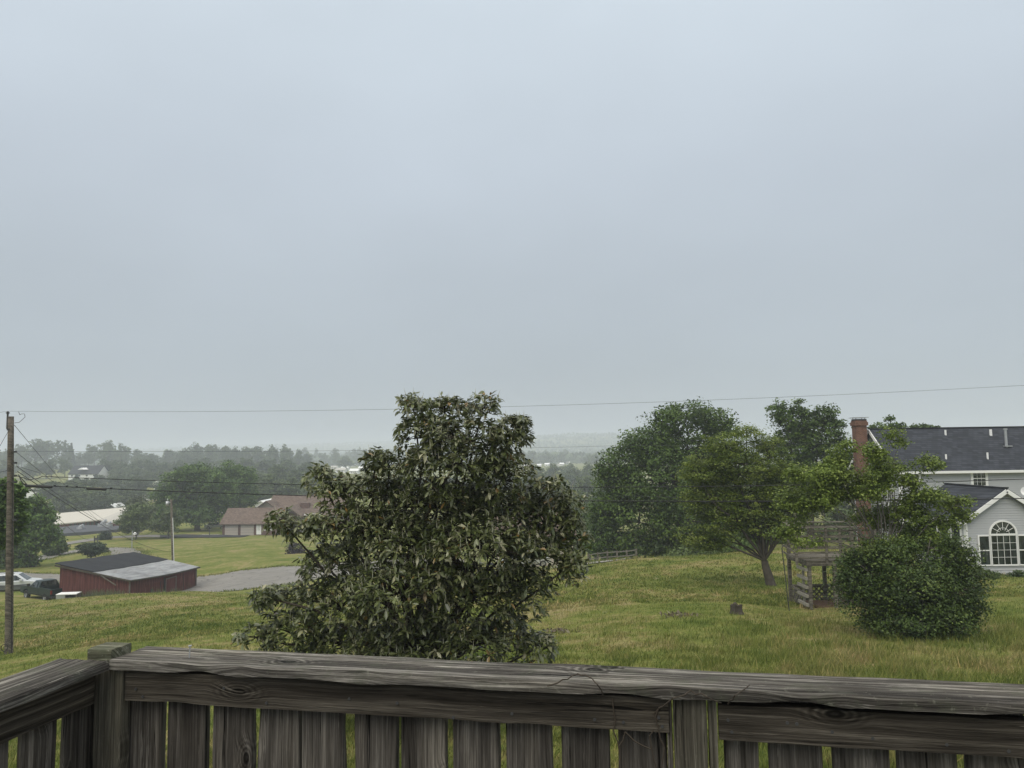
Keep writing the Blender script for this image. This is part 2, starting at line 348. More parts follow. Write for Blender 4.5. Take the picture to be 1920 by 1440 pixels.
def rp_(px, D, wd): p = P(px, 1050, D); return (p.x, p.y, wd)
def patch(name, corners, mat, lift=.07, n=26):
    c = [P(*q) for q in corners]; V = []
    for a in range(n+1):
        for b in range(n+1):
            u, v = a/n, b/n; p = (c[0]*(1-u)+c[1]*u)*(1-v)+(c[3]*(1-u)+c[2]*u)*v; V.append((p.x, p.y))
    V = np.array(V); Z = HH(V[:,0], V[:,1])+lift; i = np.arange(n)[:,None]*(n+1); j = np.arange(n)[None]
    return tag(mesh_np(name, np.column_stack([V, Z]), np.stack([i+j,i+j+1,i+n+2+j,i+n+1+j],-1).reshape(-1,4), mat, smooth=True), kind='structure')
strip('driveway', [rp_(-60,84,5),rp_(60,83,5),rp_(150,82,5),rp_(260,79,6),rp_(370,73.5,13),rp_(460,73.5,15),rp_(560,73.5,15),rp_(700,76,14),rp_(800,84,9),rp_(900,100,6)], M['asphalt'])
strip('lane', [rp_(-40,92,4.5),rp_(30,100,4.5),rp_(75,110,4.5),rp_(135,119,4.5),rp_(195,122,4),rp_(228,118,3.5),rp_(238,108,3.5),rp_(232,97,3.5)], M['asphalt'], .09)
strip('road', [rp_(90,132,4),rp_(125,135,4),rp_(160,140,4.5),rp_(210,146,5),rp_(300,147,6),rp_(370,146,7),rp_(420,145.5,7.5)], M['asphalt'], .08)
patch('garage_apron', [(300,1010,142),(450,1010,141),(470,1005,149.3),(300,1005,149.3)], M['asphalt_dark'], .13)
strip('farm_lane', [rp_(1040,56,4),rp_(1100,53.5,4),rp_(1150,53,3.2),rp_(1210,53.5,1.6)], M['gravel'], .05)
# ---------------------------------------------------------------- grass blades
def blades(name, n, D0, D1, hgt, wid, label, px0=-250, px1=2250, seed=1, cond=None):
    r = np.random.default_rng(seed); y = 1/(1/D0-(1/D0-1/D1)*r.random(n))**1.0
    x = ((px0+(px1-px0)*r.random(n))-960)/F*y*1.03
    # clump them
    cx = np.sin(x*2.1+np.sin(y*1.7)*2)*np.cos(y*1.9+np.sin(x*1.3)*2); keep = r.random(n) < .45+.5*(cx > -.1)
    if cond is not None: keep &= cond(x, y)
    x, y = x[keep], y[keep]; n = len(x); z = HH(x, y)-.01
    tall = 1+.9*np.clip((x/y*F+960-1000)/500, 0, 1)*np.clip((27-y)/8, 0, 1)
    big = r.random(n) < .035; h = hgt*tall*(.45+.9*r.random(n))*(1+.35*cx[keep])*np.where(big,1.7,1); an = r.random(n)*math.pi; wdt = wid*(.6+.8*r.random(n))
    lean = r.normal(0, .42, (n,2))*h[:,None]+np.array([.12,-.05])*h[:,None]
    B = np.column_stack([x,y,z]); dx = np.column_stack([np.cos(an),np.sin(an)*.5,np.zeros(n)])*wdt[:,None]/2
    mid = B+np.column_stack([lean*.35,h*.6]); tip = B+np.column_stack([lean,h])
    V = np.stack([B-dx,B+dx,mid+dx*.7,mid-dx*.7,tip],1).reshape(-1,3); k = np.arange(n)[:,None]*5
    tint = np.repeat(np.clip(r.normal(.45,.27,n)+big*.45,0,1), 5)
    return tag(mesh_np(name, V, [k+np.array([[0,1,2,3]]), k+np.array([[3,2,4]])], M['blades'], tint=tint), label, 'grass', kind='stuff')
blades('tall_grass', 400000, 9.5, 30, .085, .016, 'unmown tufted grass on the slope below the deck', seed=3)
blades('lawn_grass', 225000, 29, 75, .085, .045, 'mown green and straw coloured lawn running down to the barn', seed=4,
       cond=lambda x, y: (y < 58) & ~((y > 50.5) & (x/y*F+960 > 1040) & (x/y*F+960 < 1225)))
def verge(n=9000):
    r = np.random.default_rng(8); E = np.concatenate(EDGES[:2]+EDGES[3:4]); p = E[r.integers(0,len(E),n)]+r.normal(0,1,(n,2))*[.8,.22]; z = HH(p[:,0],p[:,1]); h = r.uniform(.05,.2,n); an = r.random(n)*6.28
    B = np.column_stack([p,z]); d = np.column_stack([np.cos(an),np.sin(an)*.5,np.zeros(n)])*.06; tip = B+np.column_stack([r.normal(0,.05,n),r.normal(0,.05,n),h+.05])
    return tag(mesh_np('verge_grass', np.stack([B-d,B+d,tip],1).reshape(-1,3), np.arange(3*n).reshape(-1,3), M['blades'], tint=np.repeat(r.random(n)*.7,3)), 'ragged grass verge along the edges of the driveway and lane', 'grass', kind='stuff')
verge()
# ---------------------------------------------------------------- deck railing
C0 = onz(204, 1238, CAM.z-.47); Cr = onz(1920, 1321, CAM.z-.47)
e1 = (Cr-C0); e1.z = 0; LR = e1.length; e1.normalize(); e2 = Vector((e1.y, -e1.x, 0)); 
if e2.y > 0: e2 = -e2
ZT = C0.z; CAPT = .0215; CAPW = .135
rail = empty('deck_railing', (C0.x, C0.y, ZT-1.0), 'weathered grey wooden deck railing with wide cap board and upright pickets across the foreground', 'railing')
def board(name, mat, origin, ax, across, L, Wd, T, parent, nx=300, wav=.0, seed=0, dips=None, ridge=0, label=None):
    """local x along the board, y across its wide face (along 'across'), z = thickness, face at z=0 downwards to -T"""
    ax = Vector(ax).normalized(); ac = Vector(across).normalized(); nz_ = ax.cross(ac)
    ys = [-1,-.97,-.8,-.6,-.4,-.2,0,.2,.4,.6,.8,.97,1] if not ridge else [-1,-.98]+[-.95+1.9*i/33 for i in range(34)]+[.98,1]
    prof = [(y*Wd/2, 0 if abs(y) < .98 else -.0035) for y in ys]+[(Wd/2*1.0,-T*.35),(Wd/2,-T*.7),(Wd/2*.985,-T)]+[(-Wd/2*.985,-T),(-Wd/2,-T*.7),(-Wd/2,-T*.35)]
    k = len(prof); V = []
    r = random.Random(seed); dips = dips or [(r.uniform(0, L), r.uniform(.03,.09), r.choice((-1,1)), r.uniform(.5,1)) for _ in range(int(L*3)+1)]
    for i in range(nx+1):
        x = L*i/nx
        for (y, z) in prof:
            s = 1 if y > 0 else -1; e = abs(y)/(Wd/2)
            dy = wav*.55*mn.noise(Vector((x*3+seed*7, s*5, seed)))*e + wav*.35*mn.noise(Vector((x*11+seed*3, s*9, z*60)))*e
            dz = wav*.25*mn.noise(Vector((x*2.5, y*30, seed+9)))+wav*.22*mn.noise(Vector((x*7, y*90+z*60, seed+4)))+(ridge*(mn.noise(Vector((x*2.2, y*170, seed)))+.7*mn.noise(Vector((x*6, y*330, seed+2)))) if ridge else 0)
            for (dx, sw, sg, am) in dips:
                if sg == s:
                    gk = math.exp(-((x-dx)/sw)**2); dy -= s*wav*am*.9*gk*e**3; dz -= wav*am*.7*gk*e**4*(1 if z > -T*.5 else -.4)
            V.append((x, y+dy, z+dz))
    Fq = []
    for i in range(nx):
        for j in range(k):
            a = i*k+j; b = i*k+(j+1) % k; Fq.append((a, a+k, b+k, b))
    me = bpy.data.meshes.new(name); fs = Fq+[tuple(range(k)), tuple(reversed(range(nx*k, nx*k+k)))]
    me.from_pydata(V, [], fs); me.update(); me.materials.append(mat); me.polygons.foreach_set('use_smooth', [True]*len(fs))
    try: me.set_sharp_from_angle(angle=R_(35))
    except Exception: pass
    o = bpy.data.objects.new(name, me); S.collection.objects.link(o); o.parent = parent
    m = Matrix((ax, ac, nz_)).transposed().to_4x4(); m.translation = Vector(origin)-Vector(parent.location)
    o.matrix_local = m
    if label: o['label'] = label
    return o
up = Vector((0,0,1)); out1 = -e2; 
# right-hand run: cap, sub rail, pickets
def along(s, off=0, z=0): return C0 + e1*s + out1*off + up*z          # off > 0 is away from the viewer
board('cap_board', M['woodtop'], along(0.0, CAPW/2), e1, out1, LR+.6, CAPW, CAPT, rail, 900, .008, 1, [(.23,.045,-1,1.6),(.34,.03,-1,-.6),(.62,.05,-1,-.9),(1.17,.06,-1,1.5),(1.27,.04,-1,-.7),(1.52,.05,-1,1.4),(1.60,.03,-1,-.6),(.9,.1,1,.4),(1.9,.05,-1,1)], .0011)
SP = [(0.045, None)]
s_post = (onz(1253,1310,ZT-.03)-C0).dot(e1); s_post2 = (onz(1346,1315,ZT-.03)-C0).dot(e1)
RF = .022; RH = .069; RT = .034
board('top_rail', M['woodface'], along(.028, RF, -CAPT-.006-RH/2), e1, up, s_post-.028, RH, RT, rail, 300, .003, 5)
board('top_rail', M['woodface'], along(s_post2, RF-.002, -CAPT-.012-RH/2), e1, up, LR+.5-s_post2, RH, RT, rail, 220, .003, 17)
def upright(name, mat, s, wd, T, off, ztop, zbot, seed, wav=.004):
    return board(name, mat, along(s, off, zbot), up, -e1, ztop-zbot, wd, T, rail, 70, wav, seed)
def s_of(px, py=1400, off=RF+RT):
    # intersection of the pixel ray with the vertical plane at 'off' behind the cap edge
    d = ray(px, py); p0 = C0+out1*off; t = (p0-CAM).dot(out1)/d.dot(out1); return (CAM+d*t-C0).dot(e1)
pk = [(228,302),(312,384),(398,473),(481,562),(565,643),(663,743),(752,835),(848,935),(948,1035),(1053,1143),(1159,1250),
      (1358,1421),(1441,1542),(1561,1668),(1682,1795),(1812,1925),(1945,2060)]
for q, (a, b) in enumerate(pk):
    sa, sb = s_of(a), s_of(b); upright('picket', M['woodpick'], (sa+sb)/2, sb-sa, .02, RF+RT+.001, -CAPT-.002, -.98, 30+q)
sa, sb = s_of(1264, 1400, .02), s_of(1327, 1400, .02)
upright('post', M['woodpost'], (sa+sb)/2, sb-sa, .085, .019, -CAPT-.001, -1.3, 71, .003)
sa, sb = s_of(1330, 1400, .026), s_of(1346, 1400, .026); upright('post_trim', M['woodpost'], (sa+sb)/2, sb-sa, .06, .026, -CAPT-.002, -1.3, 72, .002)
sa, sb = s_of(1252, 1400, .03), s_of(1261, 1400, .03); upright('post_trim', M['woodpick'], (sa+sb)/2, sb-sa, .06, .03, -CAPT-.002, -1.3, 73, .002)
# corner post and its raised block
sa, sb = s_of(184, 1400, .02), s_of(205, 1400, .02)
sa, sb = s_of(173, 1400, .016), s_of(202, 1400, .016)
upright('corner_post', M['woodpost'], (sa+sb)/2, sb-sa, .085, .016, -CAPT-.001, -1.3, 81, .002)
sa, sb = s_of(203, 1400, .02), s_of(226, 1400, .02)
upright('post_trim', M['woodpost'], (sa+sb)/2, sb-sa, .03, .02, -CAPT-.001, -1.3, 82, .002)
bl = board('post_block', M['woodblock'], along(-.068, .042, .021), e1, out1, .067, .068, .028, rail, 30, .006, 91)
# left-hand run coming back past the viewer (along e2)
def alongL(s, off=0, z=0): return C0 + e2*s - e1*off + up*z           # off > 0 outward (left)
board('cap_board', M['woodtop'], alongL(1.6, CAPW/2-.002, -.001), -e2, -e1, 1.598, CAPW, CAPT, rail, 420, .007, 44, [(.9,.08,-1,.8),(1.3,.05,1,.5)], .0011)
board('top_rail', M['woodface'], alongL(1.6, RF+.01, -CAPT-.008-RH/2), -e2, up, 1.595, RH, RT, rail, 200, .003, 51)
def s_ofL(px, py=1400, off=RF+.01+RT):
    d = ray(px, py); p0 = C0-e1*off; t = (p0-CAM).dot(e1)/d.dot(e1); return (CAM+d*t-C0).dot(e2)
pl = [(s_ofL(184), s_ofL(113)), (s_ofL(98), s_ofL(32)), (s_ofL(10), s_ofL(-72))]
while pl[-1][1] < 1.5: a = pl[-1][1]+.016; pl.append((a, a+.093))
for q, (sa, sb) in enumerate(pl):
    board('picket', M['woodpick'], alongL((sa+sb)/2, RF+.01+RT+.001, -.98), up, -e2, .978-CAPT, sb-sa, .012, rail, 50, .003, 101+q)
for a, b_ in ((1115,1349),(1169,1354),(1476,1355),(1494,1357),(1636,1384),(1775,1396),(1891,1408),(420,1290),(745,1318),(960,1338),(255,1292),(268,1306),(500,1318),(655,1310),(850,1345),(1235,1345),(1242,1362),(1365,1350),(1372,1372),(1560,1372)):
    d = ray(a, b_); p0 = C0+out1*(RF-.001); tt = (p0-CAM).dot(out1)/d.dot(out1); q = CAM+d*tt-Vector(rail.location)
    MB().cyl(q, q-out1*.002, .0032, 10).build('nail_head', M['dark_metal'], rail)
nl = MB(); q = onz(355, 1234, ZT); nl.cyl((q.x,q.y,ZT-.004),(q.x+.001,q.y,ZT+.028),.0016,8); nl.cyl((q.x+.001,q.y,ZT+.027),(q.x+.001,q.y,ZT+.029),.004,10)
tag(nl.build('nail', M['metal']), 'galvanised nail standing up out of the railing cap near the corner post', 'nail')
# dead vine stems caught over the cap
vn = MB()
def vs(pts, r=.0016):
    pp = [onz(a, b, ZT+c) for a, b, c in pts]; q = [pp[0]]
    for a, b in zip(pp, pp[1:]):
        for t in (1/3, 2/3, 1): q.append(a.lerp(b, t)+Vector((0,0,.003*random.uniform(-1,1))))
    vn.tube(q, np.linspace(r, r*.7, len(q)), 5)
vs([(1026,1286,.004),(1055,1275,.012),(1083,1263,.010)]); vs([(1083,1263,.010),(1105,1267,.014),(1120,1281,.010),(1131,1302,-.02)])
vs([(1235,1328,-.02),(1262,1312,.01),(1295,1297,.012),(1325,1305,.012),(1352,1317,-.01)]); vs([(1365,1320,-.02),(1378,1305,.008),(1405,1285,.004)])
def vface(pts, r=.0015):
    pp = []
    for a, b in pts:
        d = ray(a, b); p0 = C0+out1*(RF-.004); t = (p0-CAM).dot(out1)/d.dot(out1); pp.append(CAM+d*t)
    vn.tube(pp, np.linspace(r, r*.8, len(pp)), 5)
vface([(1148,1310),(1151,1335),(1154,1352),(1150,1370),(1158,1390),(1163,1420),(1160,1445)])
vface([(1235,1328),(1228,1345),(1233,1360),(1238,1385),(1246,1402),(1242,1430),(1238,1450)]); vface([(1172,1372),(1190,1390),(1205,1398),(1222,1405),(1226,1425),(1232,1445)])
vface([(1222,1405),(1218,1380),(1225,1370)]); vface([(1160,1400),(1168,1388),(1172,1372)]); vface([(1233,1350),(1226,1338),(1238,1325)])
tag(vn.build('dead_vine', M['twig']), 'thin dry vine stems trailing over the railing cap beside the middle post', 'vine')
# the deck itself (below the picture) on posts
dk = MB(); zf = ZT-1.0; a = alongL(1.7, .1); b = along(LR+.5, .08)
def quadbox(mb, o, x, y, lx, ly, zz0, zz1):
    c = [o, o+x*lx, o+x*lx+y*ly, o+y*ly]; vsx = [(p.x,p.y,zz0) for p in c]+[(p.x,p.y,zz1) for p in c]
    mb.add(vsx, [(0,3,2,1),(4,5,6,7),(0,1,5,4),(1,2,6,5),(2,3,7,6),(3,0,4,7)])
quadbox(dk, along(-.12, .12), e1, e2, LR+.7, 2.6, zf-.14, zf)
for s, t in ((-.06,.06),(1.2,.06),(LR+.4,.06),(-.06,-2.2),(LR+.4,-2.2)):
    p = along(s, t); dk.bar((p.x,p.y,H(p.x,p.y)-.3),(p.x,p.y,zf-.15),.13,.13)
tag(dk.build('deck_floor', M['woodpick']), kind='structure')
# ---------------------------------------------------------------- foliage
def unit(v): return v/(np.linalg.norm(v, axis=-1, keepdims=True)+1e-9)
def leaf_quads(C, nrm, L, W, r, spread=.8):
    n = len(C); t = unit(np.cross(nrm, unit(r.normal(size=(n,3))))); b = np.cross(nrm, t)
    L = (L*(.7+.6*r.random(n)))[:,None]/2; W = (W*(.7+.6*r.random(n)))[:,None]/2
    V = np.stack([C-t*L, C+b*W-t*L*.15+nrm*W*.25, C+t*L, C-b*W-t*L*.15+nrm*W*.25], 1).reshape(-1,3)
    return V, np.arange(n*4).reshape(-1,4)
def crown(lobes, n, cr, L, W, r, flat=.6, upb=.7, per=40, inner=.35):
    lobes = [(np.array(c, float), np.array(q, float)) for c, q in lobes]
    wt = np.array([(q[0]*q[1]*q[2])**(2/3) for _, q in lobes]); wt /= wt.sum()
    nc = max(3, n//per); li = r.choice(len(lobes), nc, p=wt)
    d = unit(r.normal(size=(nc,3))); rad = inner+(1-inner)*r.random(nc)**.55
    Cc = np.array([lobes[k][0] for k in li]); Rr = np.array([lobes[k][1] for k in li]); cc = Cc+d*Rr*rad[:,None]
    sz = cr*(.6+1.0*r.random(nc)**1.5); ci = r.integers(0, nc, n)
    off = unit(r.normal(size=(n,3)))*(r.random(n)**.45)[:,None]; off[:,2] *= flat; Cl = cc[ci]+off*sz[ci,None]
    nrm = unit(unit(r.normal(size=(n,3)))*.75+np.array([0,0,upb])+d[ci]*.35)
    V, Fq = leaf_quads(Cl, nrm, L, W, r)
    tc_ = np.clip(r.normal(.45,.24,nc),0,1); tint = np.clip(tc_[ci]+r.normal(0,.16,n),0,1)
    return V, Fq, np.repeat(tint,4), cc, li
def limbs(base, lobes, cc, li, r0, r, ntw=60, fork=.3, k=6, lean=None, tw=.012, lim=.75):
    """trunk from base, limbs to each lobe, twigs to clumps"""
    V, Fs, nb = [], [], 0
    def addt(p, rad, kk):
        nonlocal nb
        v, f = tube_np(p, rad, kk); V.append(v); Fs.append(f+nb); nb += len(v)
    base = np.array(base, float); cs = np.array([l[0] for l in lobes], float); top = cs[np.argmax(cs[:,2])]; lowz = cs[:,2].min()
    fz = base[2]+(top[2]-base[2])*fork; ctr = cs.mean(0); fk = np.array([base[0]*.8+ctr[0]*.2, base[1]*.8+ctr[1]*.2, fz]) if lean is None else np.array(lean, float)
    def curve(a, b, sag=.12, n=7, w=.03):
        t = np.linspace(0,1,n)[:,None]; p = a+(b-a)*t; L = np.linalg.norm(b-a); p[:,2] += (np.sin(t*math.pi)*sag*L)[:,0]*.6
        p += np.sin(t*math.pi)*r.normal(0,w*L*1.2,3)+np.sin(t*2*math.pi)*r.normal(0,w*L*.6,3); p[1:-1] += r.normal(0, w*L*.18, (n-2,3)); return p
    tr = curve(base-np.array([0,0,.15]), fk, 0, 7, .015); rr = np.linspace(r0*1.25, r0*.8, 7); rr[0] = r0*1.7; rr[1] = r0*1.2
    addt(tr, rr, max(8,k+2))
    ends = {}
    for i, (c, q) in enumerate(lobes):
        c = np.array(c, float); st = fk if c[2] > fk[2] else tr[np.argmin(abs(tr[:,2]-c[2]*.6-base[2]*.4))]
        p = curve(st, c, .1 if c[2] < top[2]-.1 else .02, 9, .035); m = lim*min(.8, max(q)/max(1e-3, max(max(x[1]) for x in lobes)))
        addt(p, np.linspace(r0*max(.3,m), max(tw, r0*.10), 9), k); ends[i] = p
    for s in r.choice(len(cc), min(ntw, len(cc)), replace=False):
        p = ends[li[s]]; q = p[np.argmin(np.linalg.norm(p-cc[s], axis=1)+np.arange(len(p))[::-1]*.02)]; Lc = np.linalg.norm(cc[s]-q)
        addt(curve(q, cc[s], .1, 5, .05), np.linspace(max(tw*1.5, min(r0*.25, Lc*.02)), tw*.5, 5), 4)
    return np.concatenate(V), np.concatenate(Fs)
def px_lobes(L, D, r, dep=.9, jit=.35):
    """(px, py, rx, ry[, dD]) in photograph pixels at distance D -> real ellipsoids"""
    out = []
    for l in L:
        dd = l[4] if len(l) > 4 else r.uniform(-jit, jit)*l[2]*D/F*1.5
        p = P(l[0], l[1], D+dd); k = (D+dd)/F; out.append(((p.x,p.y,p.z),(l[2]*k, l[2]*k*dep, l[3]*k)))
    return out
def tree(name, label, cat, px, D, L, n, leaf, mat, cr, r0, group=None, bark='bark', seed=0, ntw=60, fork=.3, upb=.7, flat=.6, per=40, lean=None, tw=.012, inner=.35, dep=.9, jit=.35, base=None, lim=.75):
    r = np.random.default_rng(seed+100); b = base or gp(px, D); root = empty(name, b, label, cat, group)
    lb = px_lobes(L, D, r, dep, jit); V, Fq, ti, cc, li = crown(lb, n, cr, leaf[0], leaf[1], r, flat, upb, per, inner)
    mesh_np('crown', local(root, V), Fq, M[mat], root, tint=ti)
    V, Fq = limbs(b, lb, cc, li, r0, r, ntw, fork, lean=lean, tw=tw, lim=lim); mesh_np('trunk', local(root, V), Fq, M[bark], root, smooth=True)
    return root
# ---------------------------------------------------------------- the big evergreen in the middle
def magnolia():
    r = np.random.default_rng(5); D = 12.5; b = gp(775, D)
    root = empty('evergreen_tree', b, 'broad olive green evergreen tree with long drooping leaves just beyond the railing', 'tree')
    L = [(775,765,30,26),(835,770,55,28),(905,765,42,26),(800,820,60,50),(880,830,85,55),(955,830,42,50),(975,800,18,22),(850,880,100,55),(940,900,70,55),
         (600,900,30,28),(635,925,45,35),(705,860,22,18),(730,880,45,30),(700,930,80,50),(800,950,110,60),(930,960,110,60),(1030,920,42,30),(1066,950,32,38),(1020,980,70,45),
         (525,975,26,18),(570,990,45,24),(640,990,70,50),(760,1020,120,70),(900,1030,120,70),(1010,1040,75,60),(1072,1010,38,50),(1075,1060,24,32),
         (620,1070,65,55),(540,1125,55,32),(500,1120,22,22),(640,1140,90,60),(760,1110,110,70),(880,1120,110,70),(980,1110,60,55),
         (480,1195,38,24),(550,1190,65,40),(650,1210,90,45),(760,1210,100,50),(870,1210,90,50),(950,1190,50,45),(1008,1215,34,30),(640,1270,90,30),(760,1280,110,35),(880,1270,80,30)]
    lb = []
    for (x, y, rx, ry) in L:
        k = D/F; edge = abs(x-780)/330; p = P(x, y, D+r.uniform(-.35,.35)); lb.append(((p.x,p.y,p.z),(rx*k, (max(rx,60)*k)*(1.15-.35*min(1,edge)), ry*k)))
    # whorl positions at the lobes' surfaces
    nW = 6200; wt = np.array([(q[0]*q[1]*q[2])**(2/3) for _, q in lb]); wt /= wt.sum(); li = r.choice(len(lb), nW, p=wt)
    d = unit(r.normal(size=(nW,3))*np.array([1,1.0,1])); d[:,2] = np.abs(d[:,2])*np.where(r.random(nW) < .75, 1, -1)
    front = r.random(nW) < .45; d[front,1] = -np.abs(d[front,1])
    rad = .5+.5*r.random(nW)**.45; Cc = np.array([lb[k][0] for k in li]); Rr = np.array([lb[k][1] for k in li]); W = Cc+d*Rr*rad[:,None]
    gz = HH(W[:,0], W[:,1]); ok = W[:,2] > gz+.25; W, d, li = W[ok], d[ok], li[ok]; nW = len(W)
    ax = unit(d*.55+np.array([0,0,.75])+r.normal(0,.25,(nW,3)))
    per = r.integers(6, 11, nW); wi = np.repeat(np.arange(nW), per); n = len(wi)
    ph = r.random(n)*2*math.pi; a = ax[wi]; u = unit(np.cross(a, np.array([.3,.9,.1]))); v = np.cross(a, u)
    rdir = np.cos(ph)[:,None]*u+np.sin(ph)[:,None]*v
    el = r.uniform(-.45,.65,n); dr = unit(rdir*np.cos(el)[:,None]+a*np.sin(el)[:,None]+np.array([0,0,.0]))
    Ln = r.uniform(.05,.15,n); Wd = Ln*r.uniform(.32,.42,n); side = unit(np.cross(dr, np.array([0,0,1.])+r.normal(0,.35,(n,3)))); nr_ = np.cross(side, dr)
    O = W[wi]+a*(r.uniform(-.06,.02,n))[:,None]+dr*.008; rows = []
    for t, wdt in ((0,.10),(.3,.85),(.65,1.0),(1,.04)):
        c = O+dr*(Ln*t)[:,None]-np.array([0,0,1.])*(Ln*t*t*r.uniform(.0,.32,n))[:,None]+nr_*0
        hw = (Wd*wdt/2)[:,None]; up_ = nr_*hw*.35
        rows += [c-side*hw+up_, c, c+side*hw+up_]
    V = np.stack(rows,1).reshape(-1,3); k = np.arange(n)[:,None]*12
    Fq = np.concatenate([k+np.array([[i*3+s,i*3+s+1,i*3+s+4,i*3+s+3]]) for i in range(3) for s in (0,1)])
    wt_ = np.clip(r.normal(.42,.15,nW),0,1); ti = np.clip(wt_[wi]+r.normal(0,.16,n),0,.84); ti[r.random(n) < .012] = 1.0
    yl = r.random(nW) < .01; ti[yl[wi] & (r.random(n) < .5)] = .97
    mesh_np('crown', local(root, V), Fq, M['magnolia'], root, smooth=True, tint=np.repeat(ti,12))
    # upright pale buds
    m = r.random(nW) < .34; B = W[m]; A = unit(ax[m]+np.array([0,0,.8])); hb = r.uniform(.07,.17,m.sum())[:,None]; s_ = np.array([.006,0,0]); s2 = np.array([0,.006,0])
    V = np.stack([B-s_,B-s2,B+s_,B+s2,B+A*hb],1).reshape(-1,3); k = np.arange(m.sum())[:,None]*5
    mesh_np('buds', local(root, V), [k+np.array([[a_,(a_+1)%4,4]]) for a_ in range(4)], M['bud'], root)
    V, Fq = limbs(b, lb, W-ax*.05, li, .12, r, 1500, .12, tw=.006); mesh_np('trunk', local(root, V), Fq, M['twig'], root, smooth=True)
magnolia()
# ---------------------------------------------------------------- trees at the right
tree('oak_tree', 'massive dark green domed tree left of the bronze-green tree', 'tree', 1285, 62,
     [(1290,775,48,20),(1250,790,34,22),(1335,790,38,20),(1360,805,22,16),(1215,830,45,28),(1290,830,65,38),(1180,860,38,30),(1145,880,26,26),(1160,920,50,40),(1240,900,80,60),(1310,900,70,60),
      (1140,960,42,36),(1200,980,75,50),(1290,980,80,55),(1360,880,45,60),(1130,1000,34,30),(1118,950,20,20),(1120,1020,26,18),(1180,1030,50,20),(1250,1035,60,18),(1340,1000,50,40)],
     80000, (.21,.15), 'oak', .85, .5, seed=1, ntw=260, fork=.28, per=55, upb=.6, tw=.03, inner=.45)
tree('round_tree', 'bronze green spreading tree with forked grey trunk on the right of the lawn', 'tree', 1442, 35,
     [(1360,830,40,28),(1400,815,30,18),(1330,880,48,38),(1385,870,55,40),(1440,860,45,45),(1300,920,26,26),(1340,940,60,35),(1400,940,60,45),(1455,930,50,50),(1310,890,30,24),
      (1490,900,30,30),(1480,960,38,36),(1420,985,55,26),(1350,985,45,26),(1295,1005,28,16),(1330,1015,36,18),(1470,1000,26,18)],
     56000, (.10,.07), 'plum', .42, .19, bark='bark', seed=2, ntw=240, lim=.45, fork=.16, per=45, tw=.014, flat=.4, upb=1.1, inner=.4)
tree('tall_tree', 'airy tall green tree rising left of the brick chimney', 'tree', 1520, 62,
     [(1460,770,22,16),(1475,800,26,24),(1495,770,18,18),(1505,800,26,26),(1535,790,18,24),(1555,775,16,18),(1560,815,30,28),(1500,840,50,30),(1570,860,34,40),(1450,840,22,20),(1520,890,60,35),(1600,870,20,30),(1470,900,40,40)],
     26000, (.21,.16), 'oak', .6, .26, seed=3, ntw=170, fork=.4, per=40, tw=.03)
tree('tall_tree', 'thin treetop with bare twigs showing above the dark house roof beside the chimney', 'tree', 1680, 68,
     [(1668,780,9,11),(1650,803,22,9),(1680,800,14,8),(1720,803,20,6),(1745,803,14,5),(1700,830,40,14)],
     4200, (.22,.16), 'oak', .45, .2, seed=4, ntw=70, fork=.5, per=30, tw=.03)
tree('young_tree', 'slender bright green tree with open branches growing up through the big bush', 'tree', 1655, 21.5,
     [(1586,838,16,12),(1570,862,22,18),(1640,850,22,20),(1670,815,14,12),(1690,830,10,8),(1740,870,28,16),(1665,880,36,20),(1570,890,28,24),(1540,900,30,22),(1500,890,26,18),(1520,940,44,24),(1590,920,34,24),
      (1640,920,30,22),(1700,900,28,18),(1730,930,40,20),(1780,945,30,12),(1810,940,16,6),(1700,960,44,20),(1760,980,36,18),(1640,970,44,24),(1490,985,18,14),(1470,1002,20,14),(1700,1000,44,20),(1515,1016,28,9),(1750,1010,36,18),(1660,1030,50,22),(1640,905,30,20),(1700,1028,44,16),(1625,1045,28,18),(1780,1032,28,13),(1748,1022,30,14),(1700,948,30,16),(1612,900,16,22),(1560,885,30,20),(1545,930,36,22),(1480,940,26,22),(1650,880,30,24),(1800,965,20,12)],
     44000, (.085,.05), 'bright', .25, .06, bark='bark_grey', seed=5, ntw=420, lim=.5, fork=.35, per=34, tw=.006, flat=.6, upb=.8, inner=.1, jit=1.0)
def bush(px, D):
    return tree('bush', 'large dense dark green rounded bush in front of the house', 'bush', px, D,
     [(1632,1078,38,30),(1668,1058,32,26),(1708,1068,38,28),(1750,1056,34,24),(1785,1068,34,30),(1720,1110,66,48),(1640,1118,40,32),(1612,1098,28,24),(1668,1140,44,34),(1790,1112,42,40),(1815,1082,24,26),(1770,1140,44,32),(1618,1052,24,20),(1812,1130,22,26),(1720,1165,90,28),(1660,1170,40,20),(1790,1160,40,26),(1680,1032,30,18),(1750,1030,34,18),(1600,1095,24,26),(1585,1070,14,14),(1815,1045,16,12),(1832,1080,12,14),(1785,1018,16,10),(1835,1135,12,16),(1600,1036,7,18),(1628,1018,6,18),(1668,1012,6,14),(1842,1105,12,7),(1828,1042,7,14),(1803,1020,6,13),(1578,1108,10,7),(1745,1008,6,14),(1700,1015,6,14),(1600,1050,16,14),(1810,1160,16,12),(1590,1130,12,12),(1700,1180,20,12),(1625,1160,16,14)],
     52000, (.08,.04), 'bushl', .34, .07, bark='bark_grey', seed=6, ntw=520, fork=.12, per=70, tw=.006, flat=.7, upb=.7, inner=.35)
bush(1715, 20.5)
tree('bush', 'low green foundation shrub in front of the arched window, left one', 'bush', 1838, 38.0, [(1815,1070,22,14),(1838,1078,20,12),(1858,1082,14,9)], 6500, (.08,.05), 'midleaf', .2, .04, bark='twig', seed=7, ntw=30, tw=.006)
